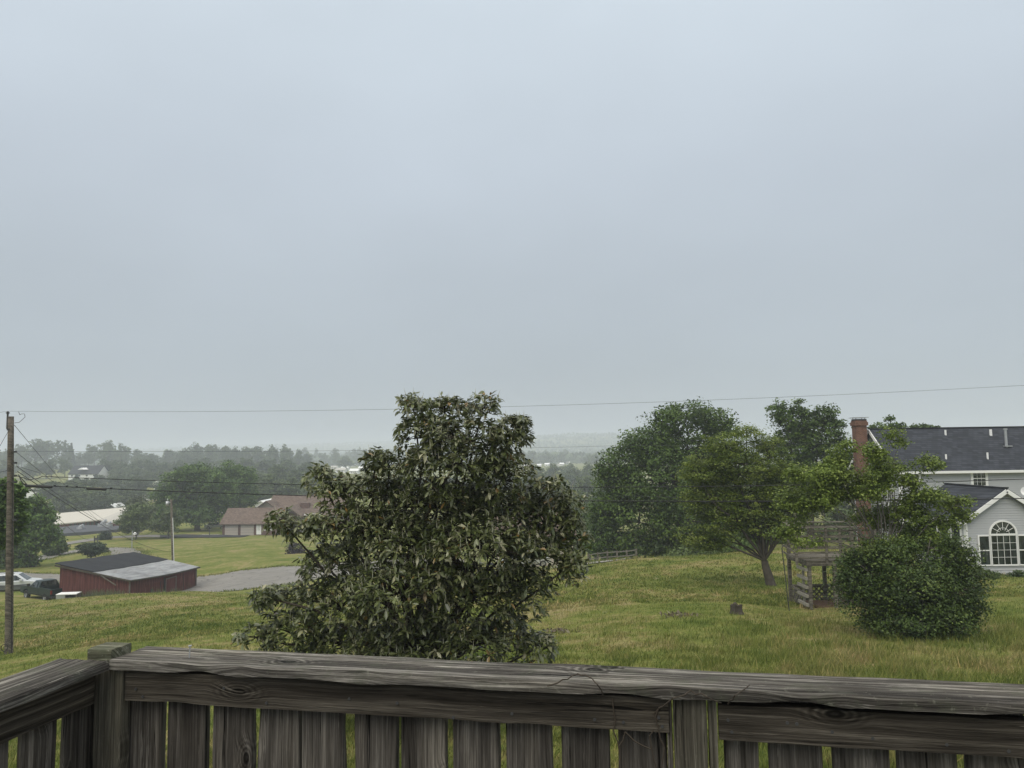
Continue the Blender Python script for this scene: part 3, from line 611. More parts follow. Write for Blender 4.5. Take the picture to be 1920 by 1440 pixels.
tree('bush', 'low green foundation shrub at the right edge of the picture', 'bush', 1903, 38.2, [(1893,1086,14,10),(1912,1083,16,12),(1930,1084,14,10)], 5000, (.08,.05), 'bushl', .2, .04, bark='twig', seed=8, ntw=30, tw=.006)
for i, (x, y, rx, ry, D, mt, lab) in enumerate([(1150,1020,40,26,70,'oak','dark understory bush behind the split rail fence'),(1225,1035,40,16,60,'bushl','low thicket under the dark domed tree, right of the rail fence'),
      (1300,1040,44,14,56,'midleaf','yellow green thicket along the top of the lawn under the bronze-green tree'),(1375,1030,40,16,58,'oak','dark thicket left of the forked trunk at the lawn edge'),(1400,1010,30,18,60,'oak','dark shrub behind the left side of the forked trunk'),(1460,1010,34,20,75,'midleaf','shrub seen between the forked trunk and the wooden platform'),
      (1560,1000,46,22,72,'midleaf','shrub seen through the rails of the raised wooden platform'),(1120,985,34,30,85,'forest','tall bush at the left foot of the dark domed tree')]):
    tree('bush', lab, 'bush', x, D, [(x,y,rx,ry),(x-rx*.5,y+4,rx*.5,ry*.7),(x+rx*.5,y+3,rx*.5,ry*.7)], 5500, (.24,.17), mt, .6, .1, seed=20+i, ntw=20, per=40, tw=.02)
# ---------------------------------------------------------------- trees at the left
tree('maple_tree', 'bright green maple overhanging the utility pole at the left edge', 'tree', -60, 40,
     [(5,925,30,26),(-10,960,30,28),(25,960,24,26),(0,1000,34,24),(35,918,10,9),(15,980,26,22),(-30,930,34,40),(-40,1000,40,40)],
     26000, (.17,.14), 'maple', .4, .2, seed=30, ntw=100, per=40, tw=.014, upb=.9)
tree('maple_tree', 'dark green bushy tree just right of the utility pole above the silver car', 'tree', 60, 92,
     [(62,955,26,22),(80,975,22,18),(45,985,34,26),(88,1000,18,16),(70,1015,26,18),(40,1025,24,24),(15,1030,26,22),(25,1055,16,14),(55,1050,14,10),(0,1045,14,24)],
     26000, (.32,.24), 'maple', .8, .3, seed=31, ntw=90, per=40, tw=.03)
tree('bush', 'dark green sagging bush right of the left tree beside the lane', 'bush', 108, 112, [(105,1020,18,16),(95,1030,14,10),(118,1026,8,8)], 5000, (.3,.22), 'oak', .6, .15, seed=32, ntw=20, tw=.03)
tree('bush', 'flat topped dark evergreen bush behind the barn roof', 'bush', 172, 100, [(172,1024,24,7),(160,1032,16,8),(184,1031,14,8),(172,1036,12,8)], 8000, (.22,.12), 'conifer', .5, .1, seed=33, ntw=20, flat=.3, tw=.02)
tree('bush', 'small rounded dark evergreen bush beside the lawn sign', 'bush', 196, 140, [(196,1009,10,9),(196,1005,7,8)], 2600, (.3,.2), 'conifer', .5, .1, seed=34, ntw=8, tw=.02)
tree('multi_stem_tree', 'pale topped spreading shrub tree on many thin stems, left of two', 'tree', 255, 140, [(250,985,26,14),(235,975,16,10),(268,978,18,12),(262,955,20,12),(255,965,16,10),(280,985,14,10)], 9000, (.34,.24), 'midleaf', .8, .12, seed=35, ntw=60, tw=.03, fork=.1)
tree('multi_stem_tree', 'pale green feathery tree behind the left spreading shrub', 'tree', 258, 150, [(255,945,16,12),(262,960,24,16),(245,962,14,10),(275,955,14,10)], 6000, (.36,.24), 'pale', .9, .14, seed=36, ntw=30, tw=.03)
tree('multi_stem_tree', 'smaller bronze green shrub on thin stems in front of the big shade tree', 'tree', 316, 141, [(315,978,20,14),(305,985,12,10),(325,985,10,12),(318,965,14,10)], 6000, (.34,.24), 'midleaf', .8, .12, seed=37, ntw=50, tw=.03, fork=.1)
tree('shade_tree', 'big round green shade tree on a short dark trunk by the brown roofed house', 'tree', 370, 160,
     [(360,890,38,20),(330,905,28,22),(395,905,34,24),(360,930,50,26),(310,935,26,28),(400,945,36,24),(350,960,44,20),(300,960,20,20),(380,970,30,12),(425,925,18,24)],
     36000, (.42,.32), 'maple', 1.2, .55, seed=38, ntw=80, fork=.2, tw=.05, upb=.9)
tree('shade_tree', 'rounded green tree right behind the big shade tree', 'tree', 450, 178, [(430,880,26,14),(455,895,26,18),(440,915,32,22),(465,930,20,20),(440,945,30,20)], 15000, (.46,.34), 'maple', 1.2, .45, seed=39, ntw=40, tw=.05)
tree('bush', 'purple leaved shrub half hidden behind the left side of the evergreen', 'bush', 553, 96, [(556,1040,16,20),(562,1052,20,14),(550,1028,9,10),(552,1054,14,10)], 6000, (.2,.14), 'purple', .5, .08, seed=40, ntw=14, tw=.02)
# ---------------------------------------------------------------- distant trees: prototypes, then copies
def proto(i, conif=False):
    r = np.random.default_rng(500+i); root = empty('distant_tree', (0,0,0), None, 'tree'); base = (0,0,0)
    if conif:
        n = 1500; z = r.random(n)**1.3*9+.8; rad = (10-z)*.27*(r.random(n)**.4); an = r.random(n)*6.283
        C = np.column_stack([np.cos(an)*rad, np.sin(an)*rad, z-rad*.25]); V, Fq = leaf_quads(C, unit(r.normal(size=(n,3))+np.array([0,0,.8])), .8, .4, r); ti = np.repeat(r.random(n),4)
        mesh_np('crown', V, Fq, M['conifer'], root, tint=ti); v, f = tube_np([(0,0,-.5),(0,0,5),(0,0,10)], [.22,.14,.03], 6); mesh_np('trunk', v, f, M['bark'], root); return root
    nl = r.integers(9, 13); lb = []
    for k in range(nl):
        a = r.random()*6.283; h = r.uniform(2.8, 8.2); q = max(0,1-((h-4.6)/4.4)**2)**.5*2.6*r.uniform(.6,1.05); s = r.uniform(1.1,1.9)
        lb.append(((math.cos(a)*q, math.sin(a)*q, h), (s*1.1, s*1.1, s*1.0)))
    lb.append(((0,0,5.5),(2.4,2.4,2.8))); lb.append(((r.normal()*.4,r.normal()*.4,8.5),(1.3,1.3,1.3)))
    V, Fq, ti, cc, li = crown(lb, 3600, .75, .46, .36, r, .7, .7, 26, .5)
    mesh_np('crown', V, Fq, M['forest'] if i % 3 else M['midleaf'], root, tint=ti)
    V, Fq = limbs(base, lb, cc, li, .2, r, 10, .3, tw=.03, k=4); mesh_np('trunk', V, Fq, M['bark'], root)
    return root
protos = [proto(i) for i in range(6)]; pcon = proto(9, True); used = set()
def far_tree(px, top, D, wpx, label, group, con=False, k=None):
    src = pcon if con else protos[random.randrange(6) if k is None else k]
    o = src if src.name not in used else copy_tree(src)
    used.add(src.name)
    b = gp(px, D); t = P(px, top, D); h = max(2.0, t.z-b.z); wd = wpx*D/F
    o.location = b; o.rotation_euler.z = random.uniform(0, 6.28); o.scale = (wd/7.4, wd/7.4, h/9.9) if not con else (wd/4.8, wd/4.8, h/10)
    o['label'] = label; o['group'] = group; o['category'] = 'tree'; return o
random.seed(11)
g1, l1 = 'trees of the hazy skyline at the left', 'hazy broad tree in the row along the left skyline'
for px, top, w_ in [(-20,840,50),(18,836,46),(48,828,52),(95,827,62),(150,843,50),(185,832,52),(212,835,46),(240,843,42),(268,846,44),(300,850,50),(330,840,56),(355,846,44),(380,832,52),(408,838,40),(432,834,40),(470,840,50),(495,838,52),(520,836,52),(548,838,44),(565,850,30),(445,848,40)]:
    for sd_ in (-1,1): far_tree(px+sd_*w_*.24, top-1+random.uniform(-6,5), random.uniform(590,660), w_*random.uniform(.5,.8), l1, g1)
g2, l2 = 'middle row of trees below the left skyline', 'tree in the lower rows under the left skyline beyond the houses'
for px, top, w_, D in [(-10,860,60,440),(30,868,60,430),(70,862,50,432),(105,856,52,435),(205,858,52,436),(235,864,56,420),(265,858,56,430),(295,862,50,425),(325,866,60,420),(350,860,56,428),(400,858,60,428),(450,856,60,420),(480,862,64,410),(515,858,60,415),(545,864,50,410),(290,880,60,400),(225,875,46,410),
      (465,880,60,390),(500,884,60,380),(530,886,60,380),(560,880,60,390),(250,890,54,360),(195,888,50,360),(285,900,54,330),(215,905,40,330),(235,915,50,300),(265,920,40,300),(300,915,50,290),(190,915,34,300),(170,925,40,290),(60,935,40,240),(20,925,50,250),(80,945,36,250),(115,930,40,300),(145,918,30,330),
      (40,905,24,330),(200,930,40,270),(222,940,34,250),(490,905,50,300),(540,910,50,290),(575,900,50,300),(475,925,50,240),(505,935,40,230),(590,915,60,260),(545,940,40,220),(600,890,60,380)]:
    for sd_ in (-1,1): far_tree(px+sd_*w_*.25, top+random.uniform(-2,4), D+random.uniform(-8,8), w_*random.uniform(.5,.75), l2, g2)
for px, top, w_, D, lab in [(128,830,20,600,'pointed conifer on the left skyline'),(140,889,24,380,'dark conifer in the pale field left of the white house'),(177,888,20,385,'dark conifer in the pale field right of the white house'),(120,903,8,370,'tiny conifer in the pale field'),(100,902,10,370,'small round conifer in the pale field'),
      (130,925,34,250,'dark conifer behind the white roofed building, left one'),(165,922,30,255,'dark conifer behind the white roofed building, middle one'),(190,938,28,235,'dark conifer behind the white roofed building, right one'),(648,873,8,640,'thin cypress in the hazy valley left of the evergreen')]:
    far_tree(px, top, D, w_, lab, None or 'distant conifers', True)
fr = random.Random(3)
for q in range(66):
    px = fr.uniform(-20, 625); D = fr.uniform(225, 400)
    if px < 200 and D > 320: continue
    b = gp(px, D); y_ = P(px, 0, D); h_ = fr.uniform(6, 10); top = 720+F*math.tan(PITCH-math.atan((b.z+h_-CAM.z)/D))-(px-960)*.014
    far_tree(px, top, D, fr.uniform(8,13)*F/D, l2, g2)
g3, l3 = 'hazy trees across the valley', 'very hazy tree in the valley behind the evergreen'
for q in range(34):
    px = random.choice([random.uniform(570,760), random.uniform(960,1160)]); D = random.uniform(620,1300); b = gp(px, D); y_ = 720+F*math.tan(PITCH)-(b.z-CAM.z)*F/D-14
    far_tree(px, y_-random.uniform(0,9)-12*560/D, D, random.uniform(26,44)*560/D, l3, g3)
g4, l4 = 'woodland trees in the hollow at the centre', 'green tree of the woodland in the hollow between the evergreen and the dark domed tree'
for px, top, w_, D in [(985,900,60,230),(1020,888,60,250),(1060,895,56,240),(1095,885,60,250),(1130,890,50,260),(1040,905,56,190),(1085,912,60,180),(1120,915,60,170),(1000,915,60,190),(1060,935,60,140),(1105,940,60,130),(1030,945,50,135),(1080,960,50,110),(1115,975,50,100),(970,925,60,180),
      (1000,872,50,380),(1040,868,44,400),(1075,874,46,360),(1105,866,40,380),(1085,880,50,400),(1070,868,40,480),(1140,868,50,340),(960,880,50,350),(930,885,50,350),(890,890,50,350),(840,890,60,330),(780,895,60,330),(720,900,60,320),(680,905,60,300),(640,905,60,300),(1160,900,60,220)]:
    far_tree(px, top, D, w_, l4, g4)
g5, l5 = 'trees beyond the house at the right', 'green tree half hidden behind the trees and house at the right'
for px, top, w_, D in [(1420,880,90,110),(1480,905,90,115),(1550,900,90,120),(1620,890,90,120),(1400,930,70,95),(1500,940,70,95),(1580,945,70,90)]:
    far_tree(px, top, D, w_, l5, g5)
# far-off woods on the hills: one mass
r = np.random.default_rng(77); n = 90000; D = 1000/(1-.76*r.random(n))**1.0; x = D*r.uniform(-.75,.75,n); y = D
keep = np.sin(x/130+np.sin(y/170)*2)*np.cos(y/150+np.sin(x/210)) >-.85; x, y = x[keep], y[keep]; n = len(x)
z = HH(x, y); C = np.column_stack([x, y, z+r.random(n)**.6*(9+4*np.sin(x/37)*np.cos(y/41))])
V, Fq = leaf_quads(C, unit(r.normal(size=(n,3))+np.array([0,-.3,.6])), 9, 7, r)
tag(mesh_np('distant_woods', V, Fq, M['forest'], tint=np.repeat(r.random(n),4)), 'woods on the far hills fading into the fog', 'woods', kind='stuff')
# ---------------------------------------------------------------- building materials
def shingle(name, c, sx=3.0, sz=7.0):
    t = NT(name); o = t.tc.outputs['Object']; b = t.n('ShaderNodeTexBrick'); sp = t.n('ShaderNodeSeparateXYZ'); t.l(o, sp.inputs[0])
    cb = t.n('ShaderNodeCombineXYZ'); t.l(t.math('ADD', sp.outputs[0], t.math('MULTIPLY', sp.outputs[1], .35)), cb.inputs[0]); t.l(t.math('ADD', sp.outputs[2], t.math('MULTIPLY', sp.outputs[1], .02)), cb.inputs[1]); t.l(cb.outputs[0], b.inputs['Vector'])
    b.inputs['Scale'].default_value = 1; b.inputs['Brick Width'].default_value = .36; b.inputs['Row Height'].default_value = .14; b.inputs['Mortar Size'].default_value = .012; b.inputs['Bias'].default_value = 0
    b.inputs['Color1'].default_value = (*[x*.6 for x in c],1); b.inputs['Color2'].default_value = (*[x*1.5 for x in c],1); b.inputs['Mortar'].default_value = (*[x*.35 for x in c],1)
    col = t.mix(.35, b.outputs[0], t.mix(t.noise(o, 1.2, 5), tuple(x*.7 for x in c), tuple(x*1.25 for x in c))); return t.fin(col, .9, .1)
def brick(name, c1, c2, mo, sc=1.0):
    t = NT(name); o = t.tc.outputs['Object']; b = t.n('ShaderNodeTexBrick'); sp = t.n('ShaderNodeSeparateXYZ'); t.l(o, sp.inputs[0])
    cb = t.n('ShaderNodeCombineXYZ'); t.l(t.math('ADD', sp.outputs[0], sp.outputs[1]), cb.inputs[0]); t.l(sp.outputs[2], cb.inputs[1]); t.l(cb.outputs[0], b.inputs['Vector'])
    b.inputs['Scale'].default_value = 1; b.inputs['Brick Width'].default_value = .21*sc; b.inputs['Row Height'].default_value = .075*sc; b.inputs['Mortar Size'].default_value = .010*sc
    for k, v in (('Color1', c1), ('Color2', c2), ('Mortar', mo)): b.inputs[k].default_value = (*v, 1)
    col = t.mix(1.0, b.outputs[0], t.ramp(t.noise(o, 3, 4), [(.3,(.75,)*3),(.7,(1.2,)*3)]), 'MULTIPLY'); return t.fin(col, .9, .1)
M['shingle'] = shingle('charcoal_shingles', (.042,.046,.056)); M['shingle_brown'] = shingle('brown_shingles', (.140,.105,.088))
M['brick'] = brick('red_brick', (.120,.048,.032), (.175,.074,.050), (.17,.145,.12)); M['brick_dark'] = brick('brown_brick', (.10,.05,.04), (.14,.07,.055), (.14,.12,.11))
def redwood():
    t = NT('red_board_siding'); o = t.tc.outputs['Object']; sp = t.n('ShaderNodeSeparateXYZ'); t.l(o, sp.inputs[0]); h = t.math('ADD', sp.outputs[0], sp.outputs[1])
    c = t.n('ShaderNodeCombineXYZ'); t.l(t.math('MULTIPLY', h, 6.0), c.inputs[0]); t.l(t.math('MULTIPLY', sp.outputs[2], .5), c.inputs[2]); a = t.noise(c.outputs[0], 1, 5, .7)
    col = t.ramp(a, [(.3,(.045,.020,.018)),(.45,(.090,.033,.030)),(.58,(.125,.050,.045)),(.70,(.19,.125,.115))])
    gap = t.math('FRACT', t.math('MULTIPLY', h, 4.2)); col = t.mix(t.mr(gap, 0, .07, .75, 0), col, (.02,.012,.012))
    wz = t.mr(sp.outputs[2], .1, .9, 1, 0); st = t.math('MULTIPLY', wz, t.mr(t.noise(o, 1.3, 4), .42, .6)); col = t.mix(t.math('MULTIPLY', st, .7), col, (.10,.075,.055))
    return t.fin(col, .9, .1)
M['redwood'] = redwood(); M['slatwood'] = plain('pale_slat_wood', (.24,.225,.19), .9); M['palewood'] = plain('pale_fence_wood', (.155,.147,.128), .9)
def tinroof():
    t = NT('old_metal_roof'); o = t.tc.outputs['Object']; a = t.noise(t.mapv(o,(.5,1.6,.5)), 1, 5, .65); col = t.ramp(a, [(.35,(.15,.153,.16)),(.5,(.24,.247,.255)),(.68,(.33,.338,.345))])
    sp = t.n('ShaderNodeSeparateXYZ'); t.l(o, sp.inputs[0]); g = t.math('FRACT', t.math('MULTIPLY', sp.outputs[0], 1.35)); col = t.mix(t.mr(g, 0, .05, .35, 0), col, (.12,.12,.125)); col = t.mix(t.mr(t.noise(o, 1.1, 5, .7), .55, .68, 0, .55), col, (.13,.10,.085))
    return t.fin(col, .7, .3)
M['tin'] = tinroof(); M['felt'] = plain('black_roofing_felt', (.035,.037,.042), .9, .1, var=.3, scale=1.5)
def ribbed():
    t = NT('cream_ribbed_metal'); sp = t.n('ShaderNodeSeparateXYZ'); t.l(t.tc.outputs['Object'], sp.inputs[0]); g = t.math('FRACT', t.math('MULTIPLY', sp.outputs[0], .8))
    return t.fin(t.mix(t.mr(g, 0, .18, .5, 0), (.50,.47,.41), (.29,.27,.24)), .6, .3)
M['ribbed'] = ribbed(); M['greyroof'] = plain('pale_grey_roof', (.42,.40,.36), .8, var=.12); M['flatroof'] = plain('flat_roof', (.07,.075,.085), .9, var=.2, scale=.4)
M['greywood'] = wood('grey_deck_wood', (.045,.04,.033), (.14,.128,.105), (.26,.24,.205), .7); M['door'] = plain('beige_door', (.40,.36,.32), .7, var=.05); M['stucco'] = plain('beige_siding', (.42,.38,.32), .8, var=.08)
M['carwhite'] = plain('silver_paint', (.60,.62,.64), .35, .5, .3, .03); M['clad'] = plain('grey_cladding', (.15,.155,.155), .6, var=.05); M['cargreen'] = plain('dark_green_paint', (.004,.016,.017), .4, .5, 0, .08)
M['tail'] = plain('tail_lamp', (.18,.012,.01), .3); M['plate'] = plain('orange_plate', (.55,.28,.06), .6); M['lamp'] = plain('lamp_glass', (.6,.6,.58), .3)
# ---------------------------------------------------------------- house at the right
def siding(name, mat, parent, org, ux, zb, zt, span, pitch=.125, lap=.034, nrm=None):
    """clapboard wall: span(z) -> (u0,u1) along ux; facing nrm"""
    ux = Vector(ux).normalized(); nrm = Vector(nrm).normalized(); m = MB(); z = zb; o = Vector(org)
    while z < zt-1e-3:
        z2 = min(z+pitch, zt); a0, a1 = span(z); b0, b1 = span(z2)
        if a1-a0 > .02:
            p = [o+ux*a0+up*z+nrm*lap, o+ux*a1+up*z+nrm*lap, o+ux*b1+up*z2, o+ux*b0+up*z2, o+ux*a0+up*z-nrm*.02, o+ux*a1+up*z-nrm*.02]
            m.add(p, [(0,1,2,3),(4,5,1,0)])
        z = z2
    return m.build(name, mat, parent)
def window(parent, cx, z0_, z1_, w_, Y, cols, rows, sash=True, fw=.07, ax='x', nrm=-1, name='window', mw=.015):
    """parent-local; faces -y (ax x) or -x/+x (ax y)"""
    def bx(m, u0,u1,v0,v1,d0,d1):
        if ax == 'x': m.box(u0,u1,min(Y+nrm*d0,Y+nrm*d1),max(Y+nrm*d0,Y+nrm*d1),v0,v1)
        else: m.box(min(Y+nrm*d0,Y+nrm*d1),max(Y+nrm*d0,Y+nrm*d1),u0,u1,v0,v1)
    g = MB(); bx(g, cx-w_/2, cx+w_/2, z0_, z1_, .02, .03); wn = g.build(name, M['glass'], parent)
    f = MB(); bx(f, cx-w_/2-fw, cx-w_/2, z0_-fw, z1_+fw, 0, .075); bx(f, cx+w_/2, cx+w_/2+fw, z0_-fw, z1_+fw, 0, .075); bx(f, cx-w_/2, cx+w_/2, z0_-fw, z0_, 0, .073); bx(f, cx-w_/2, cx+w_/2, z1_, z1_+fw, 0, .073)
    if sash: bx(f, cx-w_/2, cx+w_/2, (z0_+z1_)/2-.025, (z0_+z1_)/2+.025, .03, .06)
    f.build('frame', M['white'], wn)
    if cols > 1 or rows > 1:
        u = MB()
        for i in range(1, cols): x = cx-w_/2+w_*i/cols; bx(u, x-mw/2, x+mw/2, z0_, z1_, .031, .045)
        for i in range(1, rows): z = z0_+(z1_-z0_)*i/rows; bx(u, cx-w_/2, cx+w_/2, z-mw/2, z+mw/2, .031, .046)
        u.build('muntins', M['white'], wn)
    return wn
def house_right():
    Y0, W2 = 52.0, 3.5; xl = P(1686,880,Y0).x; ze = P(1690,880,Y0).z; zr = P(1642,807,Y0+W2).z; gz = H(xl+5, Y0)-.3; xr = xl+19
    h = empty('house', (xl, Y0, gz), 'two storey grey sided house with charcoal roof, brick chimney and gabled sunroom wing', 'house'); L_ = lambda z: z-gz
    e, rg = L_(ze), L_(zr); W = 2*W2; n_ = (0,-1,0)
    siding('front_wall', M['siding'], h, (0,0,0), (1,0,0), 0, e, lambda z: (0,19), nrm=n_)
    siding('side_wall', M['siding'], h, (0,0,0), (0,1,0), 0, rg-.05, lambda z: (0,W) if z < e else ((z-e)/(rg-e)*W2, W-(z-e)/(rg-e)*W2), nrm=(-1,0,0))
    m = MB(); m.box(.04,18.96,.04,W-.04,0,e-.02); m.build('wall_core', M['siding'], h)
    r = MB(); ov = .3; s = (rg-e)/W2
    for sg in (0,1):
        y0, y1 = (-ov, W2) if not sg else (W+ov, W2); za = e-s*ov; t = .1
        pts = [(-ov,y0,za),(19.3,y0,za),(19.3,y1,rg),(-ov,y1,rg)]
        r.add([(x,y,z+.02) for x,y,z in pts]+[(x,y,z+.02+t) for x,y,z in pts], [(0,1,2,3),(7,6,5,4),(0,4,5,1),(1,5,6,2),(2,6,7,3),(3,7,4,0)])
    rf = r.build('roof', M['shingle'], h)
    c = MB(); c.box(-ov,19.3,W2-.12,W2+.12,rg+.11,rg+.16); c.build('ridge_cap', M['felt'], rf)
    g = MB(); g.box(-ov,19.3,-ov-.13,-ov+.01,e-s*ov-.07,e-s*ov+.09); g.build('gutter', M['white'], h)
    f = MB(); f.box(0,19,-ov+.02,0,e-s*ov-.10,e-s*ov-.05); f.build('soffit', M['white'], h)
    for sg in (0,1):
        a = (-ov-.02, -ov if not sg else W+ov, e-s*ov); b = (-ov-.02, W2, rg); MB().bar(a, b, .05, .22, (0,0,1)).build('rake_board', M['white'], h)
    # roof pipes
    def on_roof(px, py):
        d = ray(px, py); # plane z = ze' + s*(y-Y0)
        zc = ze+.12; t = (zc-CAM.z+s*(CAM.y-Y0))/(d.z-s*d.y); p = CAM+d*t; return p-Vector(h.location)
    for px, py, hh, rr in [(1773,815,.34,.065),(1858,816,.42,.09),(1774,860,.30,.06),(1852,860,.42,.06)]:
        p = on_roof(px, py); v = MB(); v.cyl((p.x,p.y,p.z-.1),(p.x,p.y,p.z+hh),rr,10); v.build('vent_pipe', M['white'], rf)
    p = on_roof(1887,837); v = MB(); v.cyl((p.x,p.y,p.z-.1),(p.x,p.y,p.z+1.2),.09,12); v.box(p.x-.2,p.x+.3,p.y-.2,p.y+.1,p.z-.02,p.z+.06); v.cyl((p.x,p.y,p.z+1.15),(p.x,p.y,p.z+1.25),.13,12); v.build('flue_pipe', M['metal'], rf)
    # windows of the upper floor
    def lx(px, Y=Y0): return P(px, 900, Y).x-xl
    def lz(px, py, Y=Y0): return P(px, py, Y).z-gz
    window(h, (lx(1824)+lx(1847))/2, lz(1835,910), lz(1835,884), lx(1847)-lx(1824), -.01, 3, 4, fw=.16)
    window(h, .9, lz(1715,912), lz(1715,888), .7, -.01, 2, 4, fw=.12)
    cn = MB(); cn.box(-.03,.10,-.04,0,0,e-.3); cn.box(-.04,-.0,0,.1,0,e-.3); cn.build('corner_trim', M['white'], h)
    for k, (y_, z_) in enumerate([(1.2,3.2),(5.6,3.2),(1.2,.7)]): window(h, y_, z_, z_+1.3, .8, 0, 2, 4, ax='y', nrm=-1, fw=.1)
    # chimney on the gable end
    c0 = P(1601,800,Y0+W2).x-xl; c1 = P(1621,800,Y0+W2).x-xl; ct = lz(1615,789,Y0+W2); k = MB(); k.box(c0,c1,W2-.35,W2+.35,0,ct-.35); k.box(c0-.08,c1+.08,W2-.43,W2+.43,ct-.35,ct-.1); k.box(c0-.03,c1+.03,W2-.38,W2+.38,ct-.1,ct)
    ch = k.build('chimney', M['brick'], h); k = MB(); cm = (c0+c1)/2
    for a in (-.32,.32):
        for b_ in (-.25,.25): k.bar((cm+a,W2+b_,ct),(cm+a,W2+b_,ct+.2),.03,.03)
    k.box(cm-.4,cm+.4,W2-.34,W2+.34,ct,ct+.12); k.build('flue_box', M['dark_metal'], ch)
    k = MB(); k.box(cm-.52,cm+.52,W2-.45,W2+.45,ct+.20,ct+.24); k.build('chimney_cap', M['metal'], ch)
    # --- sunroom wing
    Yw = 40.0; pk_ = P(1881,919,Yw); hw = (P(1957,955,Yw).x-P(1805,955,Yw).x)/2; xc = pk_.x; zb = H(xc,Yw)-.15; ez = P(1805,972,Yw).z; dy = Yw-Y0
    ox = xc-xl; b0 = L_(zb); pz = L_(pk_.z); es = L_(ez); sl = (pz-es)/hw; yb = dy+5
    siding('wing_wall', M['siding'], h, (ox,dy,0), (1,0,0), b0, pz-.12, lambda z: (-hw,hw) if z < es-.05 else (-(pz-z)/sl, (pz-z)/sl), nrm=n_)
    siding('wing_side_wall', M['siding'], h, (ox-hw,dy,0), (0,1,0), b0, es, lambda z: (0,5), nrm=(-1,0,0))
    m = MB(); m.prism([(ox-hw+.03,b0),(ox+hw-.03,b0),(ox+hw-.03,es),(ox,pz-.08),(ox-hw+.03,es)], 1, dy+.03, yb); m.build('wing_core', M['siding'], h)
    r = MB(); ov = .28
    for sg in (-1,1):
        pts = [(ox+sg*(hw+ov),dy-ov,es-sl*ov),(ox,dy-ov,pz),(ox,yb+ov,pz),(ox+sg*(hw+ov),yb+ov,es-sl*ov)]
        r.add([(x,y,z+.02) for x,y,z in pts]+[(x,y,z+.13) for x,y,z in pts], [(0,1,2,3),(7,6,5,4),(0,4,5,1),(1,5,6,2),(2,6,7,3),(3,7,4,0)])
    wr = r.build('wing_roof', M['shingle'], h); c = MB(); c.box(ox-.12,ox+.12,dy-ov,yb+ov,pz+.10,pz+.16); c.build('ridge_cap', M['felt'], wr)
    for sg in (-1,1):
        for yy in (dy-ov-.02, yb+ov+.02): MB().bar((ox+sg*(hw+ov),yy,es-sl*ov-.03),(ox,yy,pz-.03),.04,.2,(0,0,1)).build('rake_board', M['white'], h)
    f = MB(); f.box(ox-hw-.02,ox-hw+.1,dy-.035,dy,b0,es-.1); f.box(ox-hw-.035,ox-hw,dy,dy+.1,b0,es-.1); f.box(ox-hw-ov-.1,ox-hw-ov,dy-ov,yb+ov,es-sl*ov-.05,es-sl*ov+.08); f.build('corner_trim', M['white'], h)
    m = MB(); m.box(ox-hw-.02,ox-hw+.06,dy-.10,dy-.036,b0,es-.15); m.build('downpipe', M['white'], h)
    # arched triple window
    k = Yw/F; wx = lambda px: P(px,1030,Yw).x-xl; wz = lambda py: P(1881,py,Yw).z-gz
    cx = wx(1881.5); zb_, zm = wz(1058), wz(1004); wid = 46*k; sw = 18*k; Yf = dy-.018
    window(h, cx, zb_, zm, wid, Yf, 4, 4, False, .07); window(h, cx-wid/2-.11-sw/2, zb_, zm-.02, sw, Yf, 1, 1, True, .06); window(h, cx+wid/2+.11+sw/2, zb_, zm-.02, sw, Yf, 1, 1, True, .06)
    rr = wid/2; zc = zm+.1; n = 20; g = MB(); an = [math.pi*i/n for i in range(n+1)]
    g.add([(cx+rr*math.cos(a),Yf-.03,zc+rr*.92*math.sin(a)) for a in an], [tuple(range(n+1))]); aw = g.build('arched_window', M['glass'], h)
    f = MB(); vs_ = []
    for a in an:
        for q in (rr, rr+.085):
            for y in (Yf, Yf-.08): vs_.append((cx+q*math.cos(a), y, zc+q*.94*math.sin(a)))
    f.add(vs_, [tuple(4*i+j for j in q) for i in range(n) for q in ((1,3,7,5),(0,4,6,2),(2,6,7,3),(0,1,5,4))]); f.box(cx-rr-.08,cx+rr+.08,Yf-.078,Yf,zc-.05,zc); f.build('frame', M['white'], aw)
    f = MB()
    for a in (30,60,90,120,150): a = R_(a); f.bar((cx+rr*.32*math.cos(a),Yf-.04,zc+rr*.3*math.sin(a)),(cx+rr*math.cos(a),Yf-.04,zc+rr*.92*math.sin(a)),.02,.02,(0,1,0))
    f.tube([(cx+rr*.5*math.cos(a),Yf-.04,zc+rr*.46*math.sin(a)) for a in an], .011, 4); f.build('muntins', M['white'], aw)
    # long windows down the wing's left side
    for i, y_ in enumerate((.75,1.85,2.95,4.05)): window(h, dy+y_, b0+.9, es-.35, .8, ox-hw-.02, 1, 1, True, .1, ax='y', nrm=-1)
    # dish and small mast on the roof between wing and house
    a = P(1919,940,44); 
    return h
house_right()
d_ = empty('satellite_dish', P(1925,912,43.5)-Vector((0,0,1.0)), 'small white satellite dish on the wing roof at the right picture edge', 'dish')
m = MB(); m.cyl((0,0,-.6),(0,0,.7),.03,8); m.build('mast', M['dark_metal'], d_)
m = MB(); m.tube([(-.02,-.02,.55),(-.18,-.3,.75)],[.04,.32],16,False); m.build('reflector', M['white'], d_)
m = MB(); m.bar((-.05,0,.6),(-.15,-.65,.65),.02,.02); m.box(-.2,-.1,-.72,-.62,.6,.7); m.build('arm', M['dark_metal'], d_)
